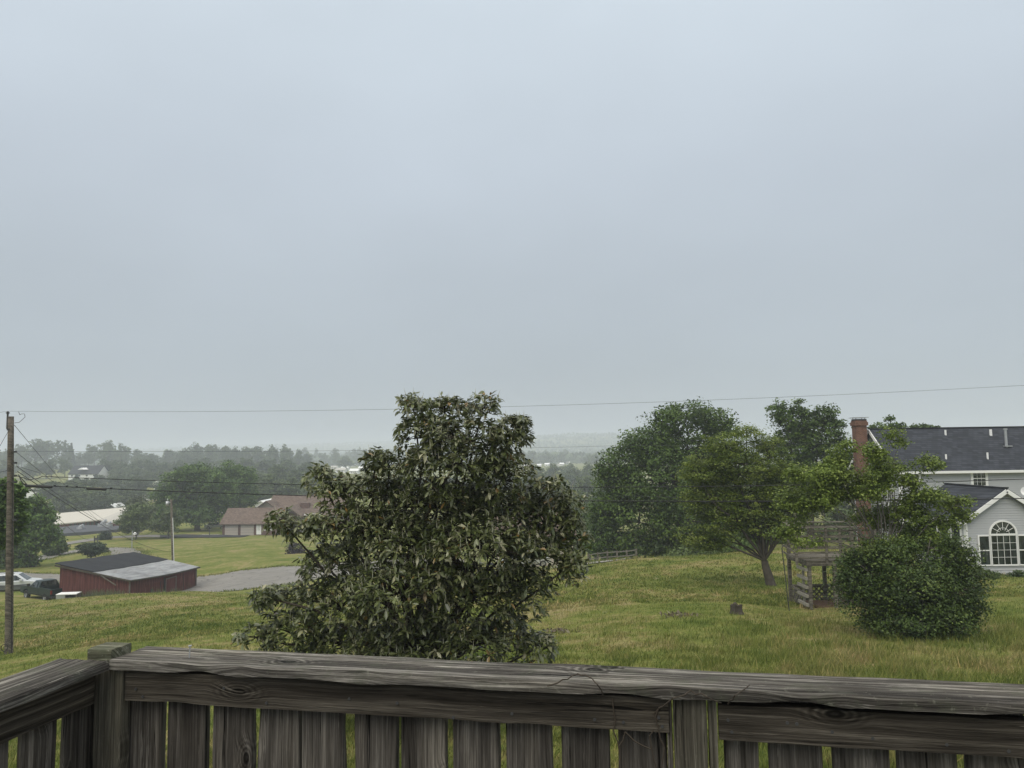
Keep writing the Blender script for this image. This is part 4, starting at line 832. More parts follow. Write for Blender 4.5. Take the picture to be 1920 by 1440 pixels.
# ---------------------------------------------------------------- raised wooden platform beside the house
def platform():
    Dn, Df = 28.6, 30.5; a = gp(1514, Dn); xl, xr = a.x, P(1640,1040,Dn).x; z0_ = min(H(xl,Dn), H(xl,Df)); o = Vector((xl,Dn,a.z))
    t = empty('raised_platform', o, 'raised grey wooden platform with board railing and lattice beneath, behind the young tree', 'platform')
    zp = P(1514,1052,Dn).z-o.z; zr = P(1492,990,Dn).z-o.z; w_ = xr-xl; dp = Df-Dn; gw = M['greywood']; dz = H(xl,Df)-o.z
    xm = P(1566,1100,Dn).x-xl; xf = P(1546,1080,Df).x-xl
    for x, y, top in [(0,0,zp),(w_,0,zr),(-.05,dp,zr+.1),(w_,dp,zr),(xm,0,zp),(xf,dp,zp)]:
        m = MB(); m.box(x-.06,x+.06,y-.06,y+.06,(dz if y else 0)-.25,top); m.build('post', gw, t)
    m = MB(); m.box(-.12,w_+.1,-.1,-.06,zp-.17,zp-.01); m.box(-.12,-.08,-.06,dp+.1,zp-.17,zp-.01); m.box(-.08,w_+.1,dp+.06,dp+.1,zp-.17,zp-.01); m.build('rim_joist', gw, t)
    m = MB()
    for k in range(int((dp+.2)/.145)): m.box(-.14,w_+.12,-.12+k*.145,-.12+k*.145+.135,zp,zp+.035)
    m.build('deck_boards', gw, t)
    xa = P(1489,1000,Dn).x-xl
    for x in (xa, xa+1.1, xm+.2, w_):
        m = MB(); m.box(x-.045,x+.045,-.165,-.125,zp-.1,zr+(.55 if x == xa else 0)); m.build('rail_post', gw, t)
    m = MB()
    for z in np.linspace(zp+.12, zr-.1, 6): m.box(xa-.1,w_,-.125,-.1,z-.035,z+.035)
    for z in np.linspace(zp+.2, zr-.15, 3): m.box(-.1,w_,dp+.06,dp+.09,z-.03,z+.03)
    for z in np.linspace(zp+.12, zr-.1, 5): m.bar((xa-.08,-.13,z),(-.3,dp,z+.0),.03,.06)
    m.build('rail_boards', gw, t)
    m = MB(); m.box(xa-.15,w_+.1,-.2,-.06,zr,zr+.035); m.box(-.2,w_+.1,dp-.02,dp+.14,zr,zr+.035); m.bar((xa-.1,-.1,zr+.02),(-.15,dp,zr+.02),.14,.035); m.build('cap_rail', gw, t)
    # ladder-like slats on the left face
    m = MB(); m.bar((-.02,.55,.0),(-.02,.55,zp),.07,.07)
    for k in range(5): z = .12+k*(zp-.3)/4.6; m.box(-.16,-.07,-.05,.85,z,z+.10)
    m.build('side_slats', M['slatwood'], t)
    def lattice(x0,y0,x1,y1,za,zb_):
        m = MB(); L = math.hypot(x1-x0,y1-y0); ux, uy = (x1-x0)/L, (y1-y0)/L; H_ = zb_-za; sgn = 0
        for off, s_ in ((0,1),(.012,-1)):
            q = -H_
            while q < L:
                u0, v0, u1, v1 = (q, 0, q+H_, H_) if s_ > 0 else (q+H_, 0, q, H_)
                def cl(u0,v0,u1,v1):
                    pts = []
                    for (ua,va),(ub,vb) in (((u0,v0),(u1,v1)),):
                        t0, t1 = 0, 1; du = ub-ua
                        for lo in ((0-ua)/du, (L-ua)/du): pass
                        ta, tb = sorted(((0-ua)/du, (L-ua)/du)); t0 = max(0, ta); t1 = min(1, tb)
                        if t1 > t0: pts = [(ua+du*t0, va+(vb-va)*t0), (ua+du*t1, va+(vb-va)*t1)]
                    return pts
                p = cl(u0,v0,u1,v1)
                if p and abs(p[1][1]-p[0][1]) > .03:
                    a_ = (x0+ux*p[0][0]-uy*off, y0+uy*p[0][0]+ux*off, za+p[0][1]); b_ = (x0+ux*p[1][0]-uy*off, y0+uy*p[1][0]+ux*off, za+p[1][1]); m.bar(a_, b_, .05, .012, (-uy,ux,0))
                q += .2
        return m.build('lattice', gw, t)
    lattice(0,dp-.08,w_,dp-.08,dz+.02,dz+.55); lattice(xm+.06,-.02,w_,-.02,.05,zp-.3); lattice(-.03,.8,-.03,dp-.1,.0,.5)
    m = MB(); m.box(0,w_,dp-.12,dp-.05,dz+.55,dz+.66); m.bar((-.03,.05,.52),(-.03,dp,dz+.6),.05,.07); m.build('low_rail', gw, t)
    m = MB(); m.box(.3,w_-.2,.3,dp-.3,-.3,.03); m.build('earth_bed', plain('bare_earth', (.11,.065,.042), .95, var=.4), t)
platform()
# ---------------------------------------------------------------- garden bits
p = gp(1474, 28.2); m = MB(); tp = P(1466,1028,28.2)-p; m.tube([(0,0,-.2),tuple(tp*.5),tuple(tp),tuple(tp+Vector((.05,0,.1))),tuple(tp+Vector((.16,0,.12)))],.018,8)
t = empty('garden_pole', p, 'thin black metal garden pole standing left of the wooden platform', 'pole'); m.build('shaft', M['dark_metal'], t)
def stump():
    b = gp(1376, 25); t = empty('tree_stump', b, 'small rough grey tree stump standing in the lawn', 'stump'); n = 26; V = []; r = random.Random(4)
    jag = [r.uniform(-.05,.04) for _ in range(n)]; lv = [(-.15,.24),(.0,.22),(.08,.175),(.2,.165),(.3,.175)]
    for i, (z, q) in enumerate(lv):
        for j in range(n):
            a = j*6.283/n; rr = q*(1+.12*math.sin(5*a)+.06*math.sin(11*a+1)); V.append((rr*math.cos(a), rr*math.sin(a), z+(jag[j] if i == 4 else 0)))
    for j in range(n): a = j*6.283/n; V.append((.10*math.cos(a), .10*math.sin(a), .22+jag[j]*.5))
    F_ = [(i*n+j, i*n+(j+1)%n, (i+1)*n+(j+1)%n, (i+1)*n+j) for i in range(5) for j in range(n)]+[tuple(5*n+j for j in range(n))]
    m = MB(); m.add(V, F_); m.build('stump_body', M['bark'], t)
stump()
def debris(px, D, lab, seed):
    r = np.random.default_rng(seed); b = gp(px, D); n = 70; C = np.array(b)+r.normal(0,1,(n,3))*[.28,.2,.02]+[0,0,.06]; V, Fq = leaf_quads(C, unit(r.normal(size=(n,3))+[0,0,1]), .13, .07, r)
    root = empty('leaf_pile', b, lab, 'leaves'); mesh_np('dry_leaves', local(root, V), Fq, M['dry'], root, tint=np.repeat(r.random(n),4))
M['dry'] = leafmat('dry_leaf', [(.07,.055,.035),(.14,.11,.075),(.20,.18,.12)], .1)
debris(1045, 23.5, 'small heap of brown leaves on the grass just right of the evergreen', 1); debris(1268, 24.5, 'small heap of grey clippings on the lawn left of the stump', 2)
def railfence():
    a = gp(1102, 57.5); t = empty('split_rail_fence', a, 'pale split rail fence climbing along the gravel lane below the dark trees', 'fence'); pts = []
    for i in range(6): px = 1102+i*18; D = 60.5-.6*i; g = gp(px, D); pts.append(g-a)
    for g in pts: m = MB(); m.box(g.x-.06,g.x+.06,g.y-.06,g.y+.06,g.z-.3,g.z+.75); m.build('fence_post', M['greywood'], t)
    for z in (.3,.64): 
        m = MB()
        for g, q in zip(pts, pts[1:]): m.bar((g.x,g.y-.02,g.z+z),(q.x,q.y-.02,q.z+z+.03),.04,.075)
        m.build('fence_rail', M['palewood'], t)
railfence()
# ---------------------------------------------------------------- red barn
def barn():
    Nn = P(243,1088,66); Rr = P(367,1064,76); u = Vector((Rr.x-Nn.x, Rr.y-Nn.y, 0)); Ln = u.length; u.normalize(); v = Vector((-u.y, u.x, 0)); Lw = 6.5
    rz = math.atan2(u.y, u.x); g0 = min(H(*(Nn+u*a+v*b).xy) for a in (0,Ln) for b in (0,Lw)); base = Vector((Nn.x, Nn.y, g0-.25))
    t = empty('barn', base, 'low weathered red board barn with half black and half grey metal roof', 'barn', rz=rz)
    zN, zR = Nn.z-base.z, Rr.z-base.z; Lp = Nn+v*Lw; zL = P((Lp.x/Lp.y)*F+960, 1059, Lp.y).z-base.z
    Bp = Lp+u*Ln; zB = zL+(zR-zN)
    hz = lambda x, y: zN+(zR-zN)*x/Ln+(zL-zN)*y/Lw-.10*math.sin(math.pi*x/Ln*1.0)*(1-y/Lw)
    def wall(name, pts, mat=M['redwood'], n=20, lab=None):
        (xa,ya),(xb,yb) = pts; V = []; 
        for i in range(n+1):
            x, y = xa+(xb-xa)*i/n, ya+(yb-ya)*i/n; V += [(x,y,-.3),(x,y,hz(x,y))]
        m = MB(); m.add(V, [(2*i,2*i+2,2*i+3,2*i+1) for i in range(n)]); o = m.build(name, mat, t); s_ = o.modifiers.new('s','SOLIDIFY'); s_.thickness = .05; s_.offset = 0; return o
    wall('wall', [(0,0),(Ln,0)]); wall('wall', [(Ln,0.03),(Ln,Lw)]); wall('wall', [(Ln,Lw),(0,Lw)]); wall('wall', [(0,Lw),(0,0.03)])
    def roofp(name, ya, yb, mat, lift, ov=.28):
        m = MB(); n = 16; V = []
        for j in range(5):
            y = ya+(yb-ya)*j/4
            for i in range(n+1): x = -ov+(Ln+2*ov)*i/n; V.append((x, y, hz(min(max(x,0),Ln), y)+lift+.02*math.sin(x*2.3+y)))
        m.add(V, [(j*(n+1)+i, j*(n+1)+i+1, (j+1)*(n+1)+i+1, (j+1)*(n+1)+i) for j in range(4) for i in range(n)]); o = m.build(name, mat, t); s_ = o.modifiers.new('s','SOLIDIFY'); s_.thickness = .07; s_.offset = 0; return o
    roofp('metal_roof', -.3, Lw*.5, M['tin'], .05); roofp('felt_roof', Lw*.5-.12, Lw+.3, M['felt'], .11)
    f = MB(); f.bar((-.29,-.31,hz(0,0)-.02),(-.29,Lw+.3,hz(0,Lw)-.02),.03,.14)
    for i in range(8): xa, xb = -.28+(Ln+.56)*i/8, -.28+(Ln+.56)*(i+1)/8; f.bar((xa,-.31,hz(max(0,xa),0)-.02),(xb,-.31,hz(min(Ln,xb),0)-.02),.03,.13)
    f.build('fascia', M['bark'], t)
    dx = 5.0; m = MB(); m.box(dx,dx+1.7,-.10,-.03,.15,hz(dx,0)-.3); dr = m.build('door', M['redwood'], t)
    m = MB(); m.box(dx-.16,dx,-.07,-.03,.0,hz(dx,0)-.2); m.build('door_gap', M['black'], dr); m = MB(); m.box(dx,dx+.1,-.13,-.101,.2,hz(dx,0)-.32); m.box(dx+.1,dx+1.7,-.13,-.101,hz(dx,0)-.45,hz(dx,0)-.36); m.box(dx+1.6,dx+1.7,-.13,-.101,.2,hz(dx,0)-.46); m.build('batten', M['bark_grey'], dr)
    for x, z, w_, h_ in ((2.9,.75,.35,.5),(5.3,1.2,.25,.3),(4.3,.1,.08,1.6),(8.0,.1,.06,1.7),(1.2,.1,.05,1.2)): m = MB(); m.box(x,x+w_,-.04,-.02,z,z+h_); m.build('wall_hole', M['black'], t)
    m = MB(); m.bar((-.05,-.05,0),(-.05,-.05,zN-.08),.1,.1); m.bar((Ln+.02,-.04,0),(Ln+.02,-.04,zR-.08),.12,.1); m.build('corner_board', M['bark_grey'], t)
    m = MB(); m.bar((4.9,-.2,.12),(Ln+.1,-.2,.2),.1,.14); m.build('sill_beam', M['bark_grey'], t)
    m = MB(); m.bar((-.36,1.0,hz(0,1)-.55),(-.33,2.4,hz(0,2.4)-.05),.03,.09); m.build('loose_board', M['greywood'], t)
barn()
def weeds(name, pts, lab):
    r = np.random.default_rng(9); n = 900; i = r.integers(0, len(pts), n); b = np.array([gp(*q) for q in pts])[i]+r.normal(0,1,(n,3))*[.35,.25,0]
    b[:,2] = HH(b[:,0], b[:,1]); h = r.uniform(.15,.75,n); an = r.random(n)*6.28; d = np.column_stack([np.cos(an),np.sin(an),np.zeros(n)])*.02; tip = b+np.column_stack([r.normal(0,.1,n),r.normal(0,.1,n),h])
    V = np.stack([b-d,b+d,tip],1).reshape(-1,3); tag(mesh_np(name, V, np.arange(n*3).reshape(-1,3), M['pale'], tint=np.repeat(r.random(n),3)), lab, 'weeds', kind='stuff')
weeds('weeds', [(160,66.5),(170,66),(185,65.5),(190,65.5),(195,65),(210,65.2),(215,65),(230,65),(300,67),(330,70),(150,66.5)], 'pale straggly weeds along the foot of the barn wall')
# ---------------------------------------------------------------- vehicles
def wheel(parent, x, y, r_, w_, sd):
    m = MB(); n = 24; prof = [(r_*.62,-w_/2),(r_*.9,-w_/2),(r_,-w_*.35),(r_,w_*.35),(r_*.9,w_/2),(r_*.62,w_/2)]; V = []
    for i in range(n):
        a = i*6.283185/n
        for q, t in prof: V.append((x+q*math.cos(a), y+t, r_+q*math.sin(a)))
    k = len(prof); m.add(V, [(i*k+j, ((i+1)%n)*k+j, ((i+1)%n)*k+(j+1)%k, i*k+(j+1)%k) for i in range(n) for j in range(k)]); ty = m.build('tyre', M['black'], None, True)
    wh = bpy.data.objects.new('wheel', None); S.collection.objects.link(wh); wh.parent = parent; ty.parent = wh
    m = MB(); ys = y+sd*w_*.3; m.cyl((x,ys-.02,r_),(x,ys+.02,r_),r_*.2,12)
    for i in range(6): a = i*math.pi/3; m.bar((x,ys,r_),(x+r_*.6*math.cos(a),ys,r_+r_*.6*math.sin(a)),.05,.04,(0,1,0))
    m.tube([(x+r_*.62*math.cos(i*6.283/20),ys,r_+r_*.62*math.sin(i*6.283/20)) for i in range(21)],.03,5); m.build('rim', M['metal'], wh)
def loft(prof_low, W, tum=None, zt=None):
    """side profile (x,z) polygon extruded over the width; points above tum lean inwards"""
    m = MB(); n = len(prof_low); V = []
    for s in (-1,1):
        for x, z in prof_low:
            w_ = W/2
            if tum is not None and z > tum: w_ -= (z-tum)*.28
            if z < .45: w_ -= .05
            V.append((x, s*w_, z))
    m.add(V, [tuple(range(n)), tuple(range(2*n-1, n-1, -1))]+[(i, n+i, n+(i+1)%n, (i+1)%n) for i in range(n)]); return m
def arch(cx, r_, z0_, n=7): return [(cx+r_*math.cos(math.pi*(1-i/(n-1))), z0_+r_*math.sin(math.pi*(1-i/(n-1)))) for i in range(n)]
def suv():
    b = gp(30, 74.5); b.z = P(30,1110,74.5).z; t = empty('silver_car', b, 'silver estate style four wheel drive car parked behind the utility pole', 'car', rz=math.atan2(.30,.95))
    W = 1.85; body = [(-2.3,.42)]+[(-2.3,.95),(-2.26,1.12),(1.25,1.14),(2.1,1.02),(2.33,.85),(2.35,.45)]
    low = [(-2.32,.40)]+[(-2.34,.62),(2.36,.62),(2.36,.40)]
    full = [(-2.3,.62),(-2.32,.95),(-2.26,1.12),(1.3,1.14),(2.05,1.04),(2.32,.86),(2.34,.62)]
    m = loft(full, W); o = m.build('body', M['carwhite'], t, bevel=.05)
    cl = [(-2.34,.40),(-2.34,.64)]+[(2.37,.64),(2.37,.40),(2.0,.36)]+[(x,z) for x, z in arch(1.4,.46,.36)[::-1]]+[(x,z) for x, z in arch(-1.35,.46,.36)[::-1]]+[(-2.0,.36)]
    loft(cl, W+.04).build('lower_cladding', M['clad'], t)
    m = loft([(-2.22,1.13),(-1.95,1.70),(-1.7,1.78),(.25,1.78),(.5,1.72),(1.3,1.13)], W-.08, 1.12); m.build('cabin', M['carwhite'], t, bevel=.04)
    for y in (-1, 1):
        for nm, q in (('side_window', [(-2.02,1.18),(-1.82,1.62),(-1.22,1.66),(-1.22,1.18)]), ('side_window', [(-1.14,1.18),(-1.14,1.66),(-.42,1.66),(-.42,1.18)]), ('side_window', [(-.34,1.18),(-.34,1.66),(.35,1.63),(1.0,1.18)])):
            m = MB(); V = [(x, y*((W-.08)/2-(z-1.12)*.28+.006), z) for x, z in q]; m.add(V, [tuple(range(len(q)))]); m.build(nm, M['glass'], t)
        m = MB(); m.bar((-1.8,y*.62,1.83),(.2,y*.62,1.83),.04,.04); m.bar((-1.7,y*.62,1.77),(-1.7,y*.62,1.83),.04,.04); m.bar((.1,y*.62,1.77),(.1,y*.62,1.83),.04,.04); m.build('roof_rack', M['dark_metal'], t)
        m = MB(); m.box(.72,.92,min(y*.93,y*1.12),max(y*.93,y*1.12),1.12,1.3); m.build('mirror', M['carwhite'], t)
        m = MB(); m.box(2.2,2.35,min(y*.62,y*.9),max(y*.62,y*.9),.78,.92); m.build('headlight', M['lamp'], t)
        m = MB(); m.box(-2.36,-2.24,min(y*.72,y*.93),max(y*.72,y*.93),.85,1.1); m.build('tail_light', M['tail'], t)
        for x in (-1.35,1.4): wheel(t, x, y*.82, .37, .24, y)
    m = MB(); m.add([(1.29,-.75,1.15),(1.29,.75,1.15),(.52,.62,1.71),(.52,-.62,1.71)], [(0,1,2,3)]); m.build('windscreen', M['glass'], t)
    m = MB(); m.cyl((-2.36,0,1.0),(-2.58,0,1.0),.36,20); m.build('spare_wheel', M['black'], t)
suv()
def pickup():
    b = gp(91, 68.3); b.z = max(b.z, P(95,1125,68).z); t = empty('pickup_truck', b, 'dark green pickup truck parked beside the barn with its tailgate this way', 'pickup truck', rz=math.atan2(.55,-.84))
    W = 1.85; t_ = M['cargreen']
    loft([(-2.6,.45),(-2.6,.62),(2.55,.62),(2.6,.5)], W-.04).build('chassis', M['black'], t)
    m = loft([(.85,.60),(.85,1.12),(1.75,1.12),(2.5,1.02),(2.62,.85),(2.62,.5),(2.1,.48)]+arch(1.62,.46,.42)[::-1], W); m.build('hood', t_, t, bevel=.03)
    m = MB(); m.add(*(lambda V: (V, [(3,2,1,0),(4,5,6,7),(0,1,5,4),(1,2,6,5),(2,3,7,6),(3,0,4,7)]))([(-.5,-.9,1.1),(1.2,-.9,1.1),(1.2,.9,1.1),(-.5,.9,1.1),(-.38,-.64,1.64),(.55,-.64,1.64),(.55,.64,1.64),(-.38,.64,1.64)]))
    m.build('cab_roof', t_, t, bevel=.05); m = MB(); m.box(-.5,.9,-.92,.92,.55,1.12); m.build('cab', t_, t, bevel=.03)
    for y in (-1,1):
        m = MB(); V = [(x, y*(.9-(z-1.1)*.38+.008), z) for x, z in [(-.15,1.15),(-.1,1.56),(.48,1.56),(1.02,1.17)]]; m.add(V, [(0,1,2,3)]); m.build('side_window', M['glass'], t)
        m = MB(); m.box(-2.55,-.52,y*.92-.05 if y > 0 else -.92,y*.92 if y > 0 else -.87,.60,1.10); m.box(-2.55,-.52,min(y*.9,y*.82),max(y*.9,y*.82),1.10,1.16); m.build('bed_side', t_, t)
        m = MB(); m.box(-2.64,-2.56,min(y*.8,y*.93),max(y*.8,y*.93),.75,1.05); m.build('tail_light', M['tail'], t)
        m = MB(); m.box(.85,1.0,min(y*.95,y*1.15),max(y*.95,y*1.15),1.15,1.38); m.build('mirror', M['black'], t)
        for x in (-1.6,1.62): wheel(t, x, y*.8, .38, .26, y)
    m = MB(); m.add([(-.49,-.72,1.18),(-.49,.72,1.18),(-.40,.58,1.58),(-.40,-.58,1.58)], [(0,1,2,3)]); m.build('rear_window', M['glass'], t)
    m = MB(); m.box(-2.62,-2.55,-.84,.84,.62,1.14); m.build('tailgate', t_, t, bevel=.02)
    m = MB(); m.box(-2.5,-.52,-.86,.86,.64,.70); m.build('bed_floor', M['black'], t)
    m = MB(); m.box(-2.78,-2.64,-.9,.9,.42,.58); m.build('bumper', M['dark_metal'], t); m = MB(); m.box(-2.80,-2.785,-.2,.2,.42,.58); m.build('number_plate', M['plate'], t)
pickup()
b = gp(133, 65); b.z = P(133,1121,65).z; t = empty('trailer_box', b, 'low white topped open box behind the pickup truck beside the barn', 'box', rz=.12)
m = MB(); m.box(-.8,.8,-.5,.5,.34,.4); m.build('lid', M['white'], t); m = MB(); m.box(-.8,-.1,-.45,.45,-.1,.38); m.build('box_side', M['metal'], t); m = MB(); m.box(-.1,.8,.35,.45,-.1,.38); m.box(.72,.8,-.45,.45,-.1,.38); m.box(-.1,.8,-.45,-.38,-.1,.08); m.build('open_side', M['greywood'], t)
# ---------------------------------------------------------------- utility poles and wires
def pole_left():
    b = gp(26, 31); tp = P(20.5,781,31); t = empty('utility_pole', b, 'tall weathered wooden utility pole at the left edge of the picture', 'utility pole'); v = tp-b
    m = MB(); m.tube([tuple(v*a) for a in (-.06,0,.3,.6,.85,1)], [.155,.15,.14,.128,.115,.108], 16); m.build('shaft', M['polewood'], t, True)
    m = MB(); q = v+Vector((-.1,-.05,0)); m.bar(q-Vector((0,0,.5)), q+Vector((0,0,.10)), .05,.05); m.cyl(q+Vector((0,0,.10)), q+Vector((0,0,.2)), .045, 10); m.cyl(q+Vector((0,0,.13)), q+Vector((0,0,.16)), .075, 10); m.build('insulator', M['dark_metal'], t)
    m = MB()
    for py, sx in ((847,1),(892,1),(805,-1),(904,1),(868,1),(975,1)): z = P(24,py,31)-b; m.box(z.x-.17 if sx < 0 else z.x+.06, z.x-.06 if sx < 0 else z.x+.17, -.12+z.y, z.y, z.z-.04, z.z+.04)
    m.build('bracket', M['dark_metal'], t)
    m = MB(); m.tube([tuple(v*a+Vector((.145-.02*a,-.06,0))) for a in (0,.3,.6,.72)], .012, 5); m.build('ground_wire', M['wire'], t)
    return t
M['polewood'] = wood('pole_wood', (.045,.038,.030), (.12,.105,.085), (.20,.18,.15), .5, (.6,3), .0); pole_left()
def wire(name, pts, r_, lab, mat='wire', group=None, sag=None, cat='cable', n=40):
    """pts: (px,py,D); straight 3D runs, each with a sag in metres"""
    Q = [P(*q) for q in pts]; out = []; sag = sag or [0]*(len(Q)-1)
    for i in range(len(Q)-1):
        for k in range(n if i == len(Q)-2 else n): t = k/n; p = Q[i].lerp(Q[i+1], t); p.z -= sag[i]*4*t*(1-t); out.append(p)
    out.append(Q[-1]); root = empty(name, out[0], lab, cat, group); V, Fq = tube_np(out, r_, 6); mesh_np('strand', local(root, V), Fq, M[mat], root, smooth=True); return root
wire('power_line', [(-300,785,36),(15,771,31),(2120,711,26)], .0055, 'thin highest power line crossing the whole sky from the pole top', 'wire_grey', sag=[.2,.36])
wire('power_line', [(28,846,31),(1180,835,42),(2100,800,40)], .006, 'faint thin wire at the level of the foggy skyline', 'wire_grey', sag=[.12,.3])
wire('power_line', [(30,891,30.9),(45,896,30.7),(62,898,30.6),(79,893,30.5),(2120,891,27)], .014, 'black cable in the middle of the view with a loop beside the pole', sag=[.02,.05,.03,.42])
cb = wire('power_line', [(37,894,30.9),(40,902,30.8),(48,909,30.7),(2120,930,27)], .019, 'thick black lowest cable carrying two fat splice cases', sag=[.02,.02,.38])
def on_cable(px):
    a = P(48,909,30.7); c = P(2120,930,27); best = None
    for k in range(400):
        t = k/400; p = a.lerp(c,t); p.z -= .38*4*t*(1-t); q = p.x/p.y*F+960
        if best is None or abs(q-px) < best[0]: best = (abs(q-px), p)
    return best[1]-Vector(cb.location)
for a, c, rr in ((53,102,.052),(167,201,.042)):
    pa, pc = on_cable(a), on_cable(c); m = MB(); m.tube([pa+Vector((0,0,-.03)),pa.lerp(pc,.04)+Vector((0,0,-.04)),pa.lerp(pc,.96)+Vector((0,0,-.04)),pc+Vector((0,0,-.03))],[rr*.6,rr,rr,rr*.6],12); m.build('splice_case', M['black'], cb, True)
for a in (46,106,130,147,212): pa = on_cable(a); m = MB(); m.box(pa.x-.03,pa.x+.03,pa.y-.03,pa.y+.03,pa.z-.02,pa.z+.05); m.build('clamp', M['black'], cb)
wire('power_line', [(79,905,32),(1190,930,40),(2120,948,36)], .005, 'very faint wire just above the lowest cable', 'wire_grey', sag=[.15,.1])
for i, (p0, p1, rr, sg, lab) in enumerate([((27,797,31),(215,1000,150),.011,.6,'thin wire slanting down from just below the pole top'),((31,848,31),(255,1005,140),.010,.6,'thin wire slanting down from the upper bracket of the pole'),((32,875,31),(246,1003,140),.012,.5,'dark wire slanting down across the white roof to the post lamp'),
      ((33,884,31),(322,1035,92),.014,.7,'thick dark wire slanting down the left side over the white roof'),((34,890,31),(176,1012,140),.016,.9,'thick wire running from the pole down toward the lawn sign'),((31,874,31),(330,934,88),.006,.4,'faint grey wire from the left pole toward the second pole')]):
    wire('service_wire', [p0, p1], rr, lab, 'wire' if i > 1 else 'wire_grey', sag=[sg])
wire('service_wire', [(17,806,31),(0,836,24),(-60,905,14)], .008, 'guy wire slanting down left from the pole', sag=[0,0]); wire('service_wire', [(18,881,31),(-10,888,28),(-200,940,20)], .009, 'wire leaving the pole to the left above the maple', sag=[0,.1]); wire('service_wire', [(19,900,31),(8,907,30),(-60,925,26)], .01, 'lower wire leaving the pole to the left beside the maple', sag=[.03,.05])
wire('jumper_wire', [(35,772,30.9),(37,778,30.9),(40,776,30.9),(46,776,30.9),(47,782,30.9),(36,792,30.9),(27,793,30.9)], .009, 'curled jumper wire hanging beside the pole top', 'wire', n=4)
def pole2():
    b = gp(326, 90); tp = P(321,936,90); t = empty('utility_pole', b, 'thin grey utility pole standing behind the barn with a small pale box', 'utility pole'); v = tp-b
    m = MB(); m.tube([tuple(v*a) for a in (-.05,0,.5,1)], [.16,.155,.135,.115], 12); m.build('shaft', M['polewood'], t, True)
    q = P(314,944,90)-b; m = MB(); m.cyl(q-Vector((0,0,.32)), q+Vector((0,0,.25)), .2, 14); m.cyl(q+Vector((0,0,.25)), q+Vector((0,0,.55)), .04, 8); m.bar(q, tuple(v*.955), .06,.06); m.build('transformer', M['metal'], t, True)
    m = MB(); m.tube([tuple(v*a+Vector((.16,-.1,0))) for a in (0,.5,.72)], .035, 6); m.build('conduit', M['white'], t)
pole2()
for i, (a, c, sg) in enumerate([((320,945,90),(225,1000,140),1.6),((321,960,90),(240,985,140),2.2),((322,962,90),(196,1004,142),1.2)]):
    wire('service_wire', [a, c], .022, ['upper drooping wire from the second pole over the shrub trees','middle drooping wire from the second pole over the shrub trees','lower drooping wire from the second pole down to the lawn sign'][i], 'wire_grey', sag=[sg])
m = MB(); b = gp(8, 31.2)+Vector((0,0,.14)); b = P(8,1215,30.6); m.tube([(b.x+.13*math.cos(a)*1.0+.008*math.sin(3*a), b.y+.02*math.sin(a*2), b.z+.13*math.sin(a)) for a in np.linspace(0,6.283*2,50)], .014, 5)
e_ = P(27,1155,30.8); m.tube([(b.x+.02,b.y,b.z+.13),tuple(b.lerp(e_,.45)+Vector((.04,0,-.1))),tuple(e_)], .006, 5); m.cyl((b.x,b.y,b.z-.13),(b.x,b.y,H(b.x,b.y)-.02),.01,5)
tag(m.build('cable_coil', M['black']), 'small coil of black cable hanging low beside the left utility pole', 'cable')
# ---------------------------------------------------------------- left distance: brown roofed house and others
def gable_roof(m, x0, x1, y0, y1, ze, zr, ov=.4, t=.18, axis='x'):
    """ridge along x (or y)"""
    if axis == 'x':
        ym = (y0+y1)/2; s = (zr-ze)/(ym-y0)
        for (ya, yb) in ((y0-ov, ym), (y1+ov, ym)): pts = [(x0-ov,ya,ze-s*ov),(x1+ov,ya,ze-s*ov),(x1+ov,yb,zr),(x0-ov,yb,zr)]; m.add(pts+[(a,b,c+t) for a,b,c in pts], [(0,1,2,3),(7,6,5,4),(0,4,5,1),(1,5,6,2),(2,6,7,3),(3,7,4,0)])
    else:
        xm = (x0+x1)/2; s = (zr-ze)/(xm-x0)
        for (xa, xb) in ((x0-ov, xm), (x1+ov, xm)): pts = [(xa,y0-ov,ze-s*ov),(xa,y1+ov,ze-s*ov),(xb,y1+ov,zr),(xb,y0-ov,zr)]; m.add(pts+[(a,b,c+t) for a,b,c in pts], [(0,1,2,3),(7,6,5,4),(0,4,5,1),(1,5,6,2),(2,6,7,3),(3,7,4,0)])
def gable_body(m, x0, x1, y0, y1, zb, ze, zr, axis='x'):
    if axis == 'x': m.prism([(y0,zb),(y1,zb),(y1,ze),((y0+y1)/2,zr-.02),(y0,ze)], 0, x0, x1)
    else: m.prism([(x0,zb),(x1,zb),(x1,ze),((x0+x1)/2,zr-.02),(x0,ze)], 1, y0, y1)
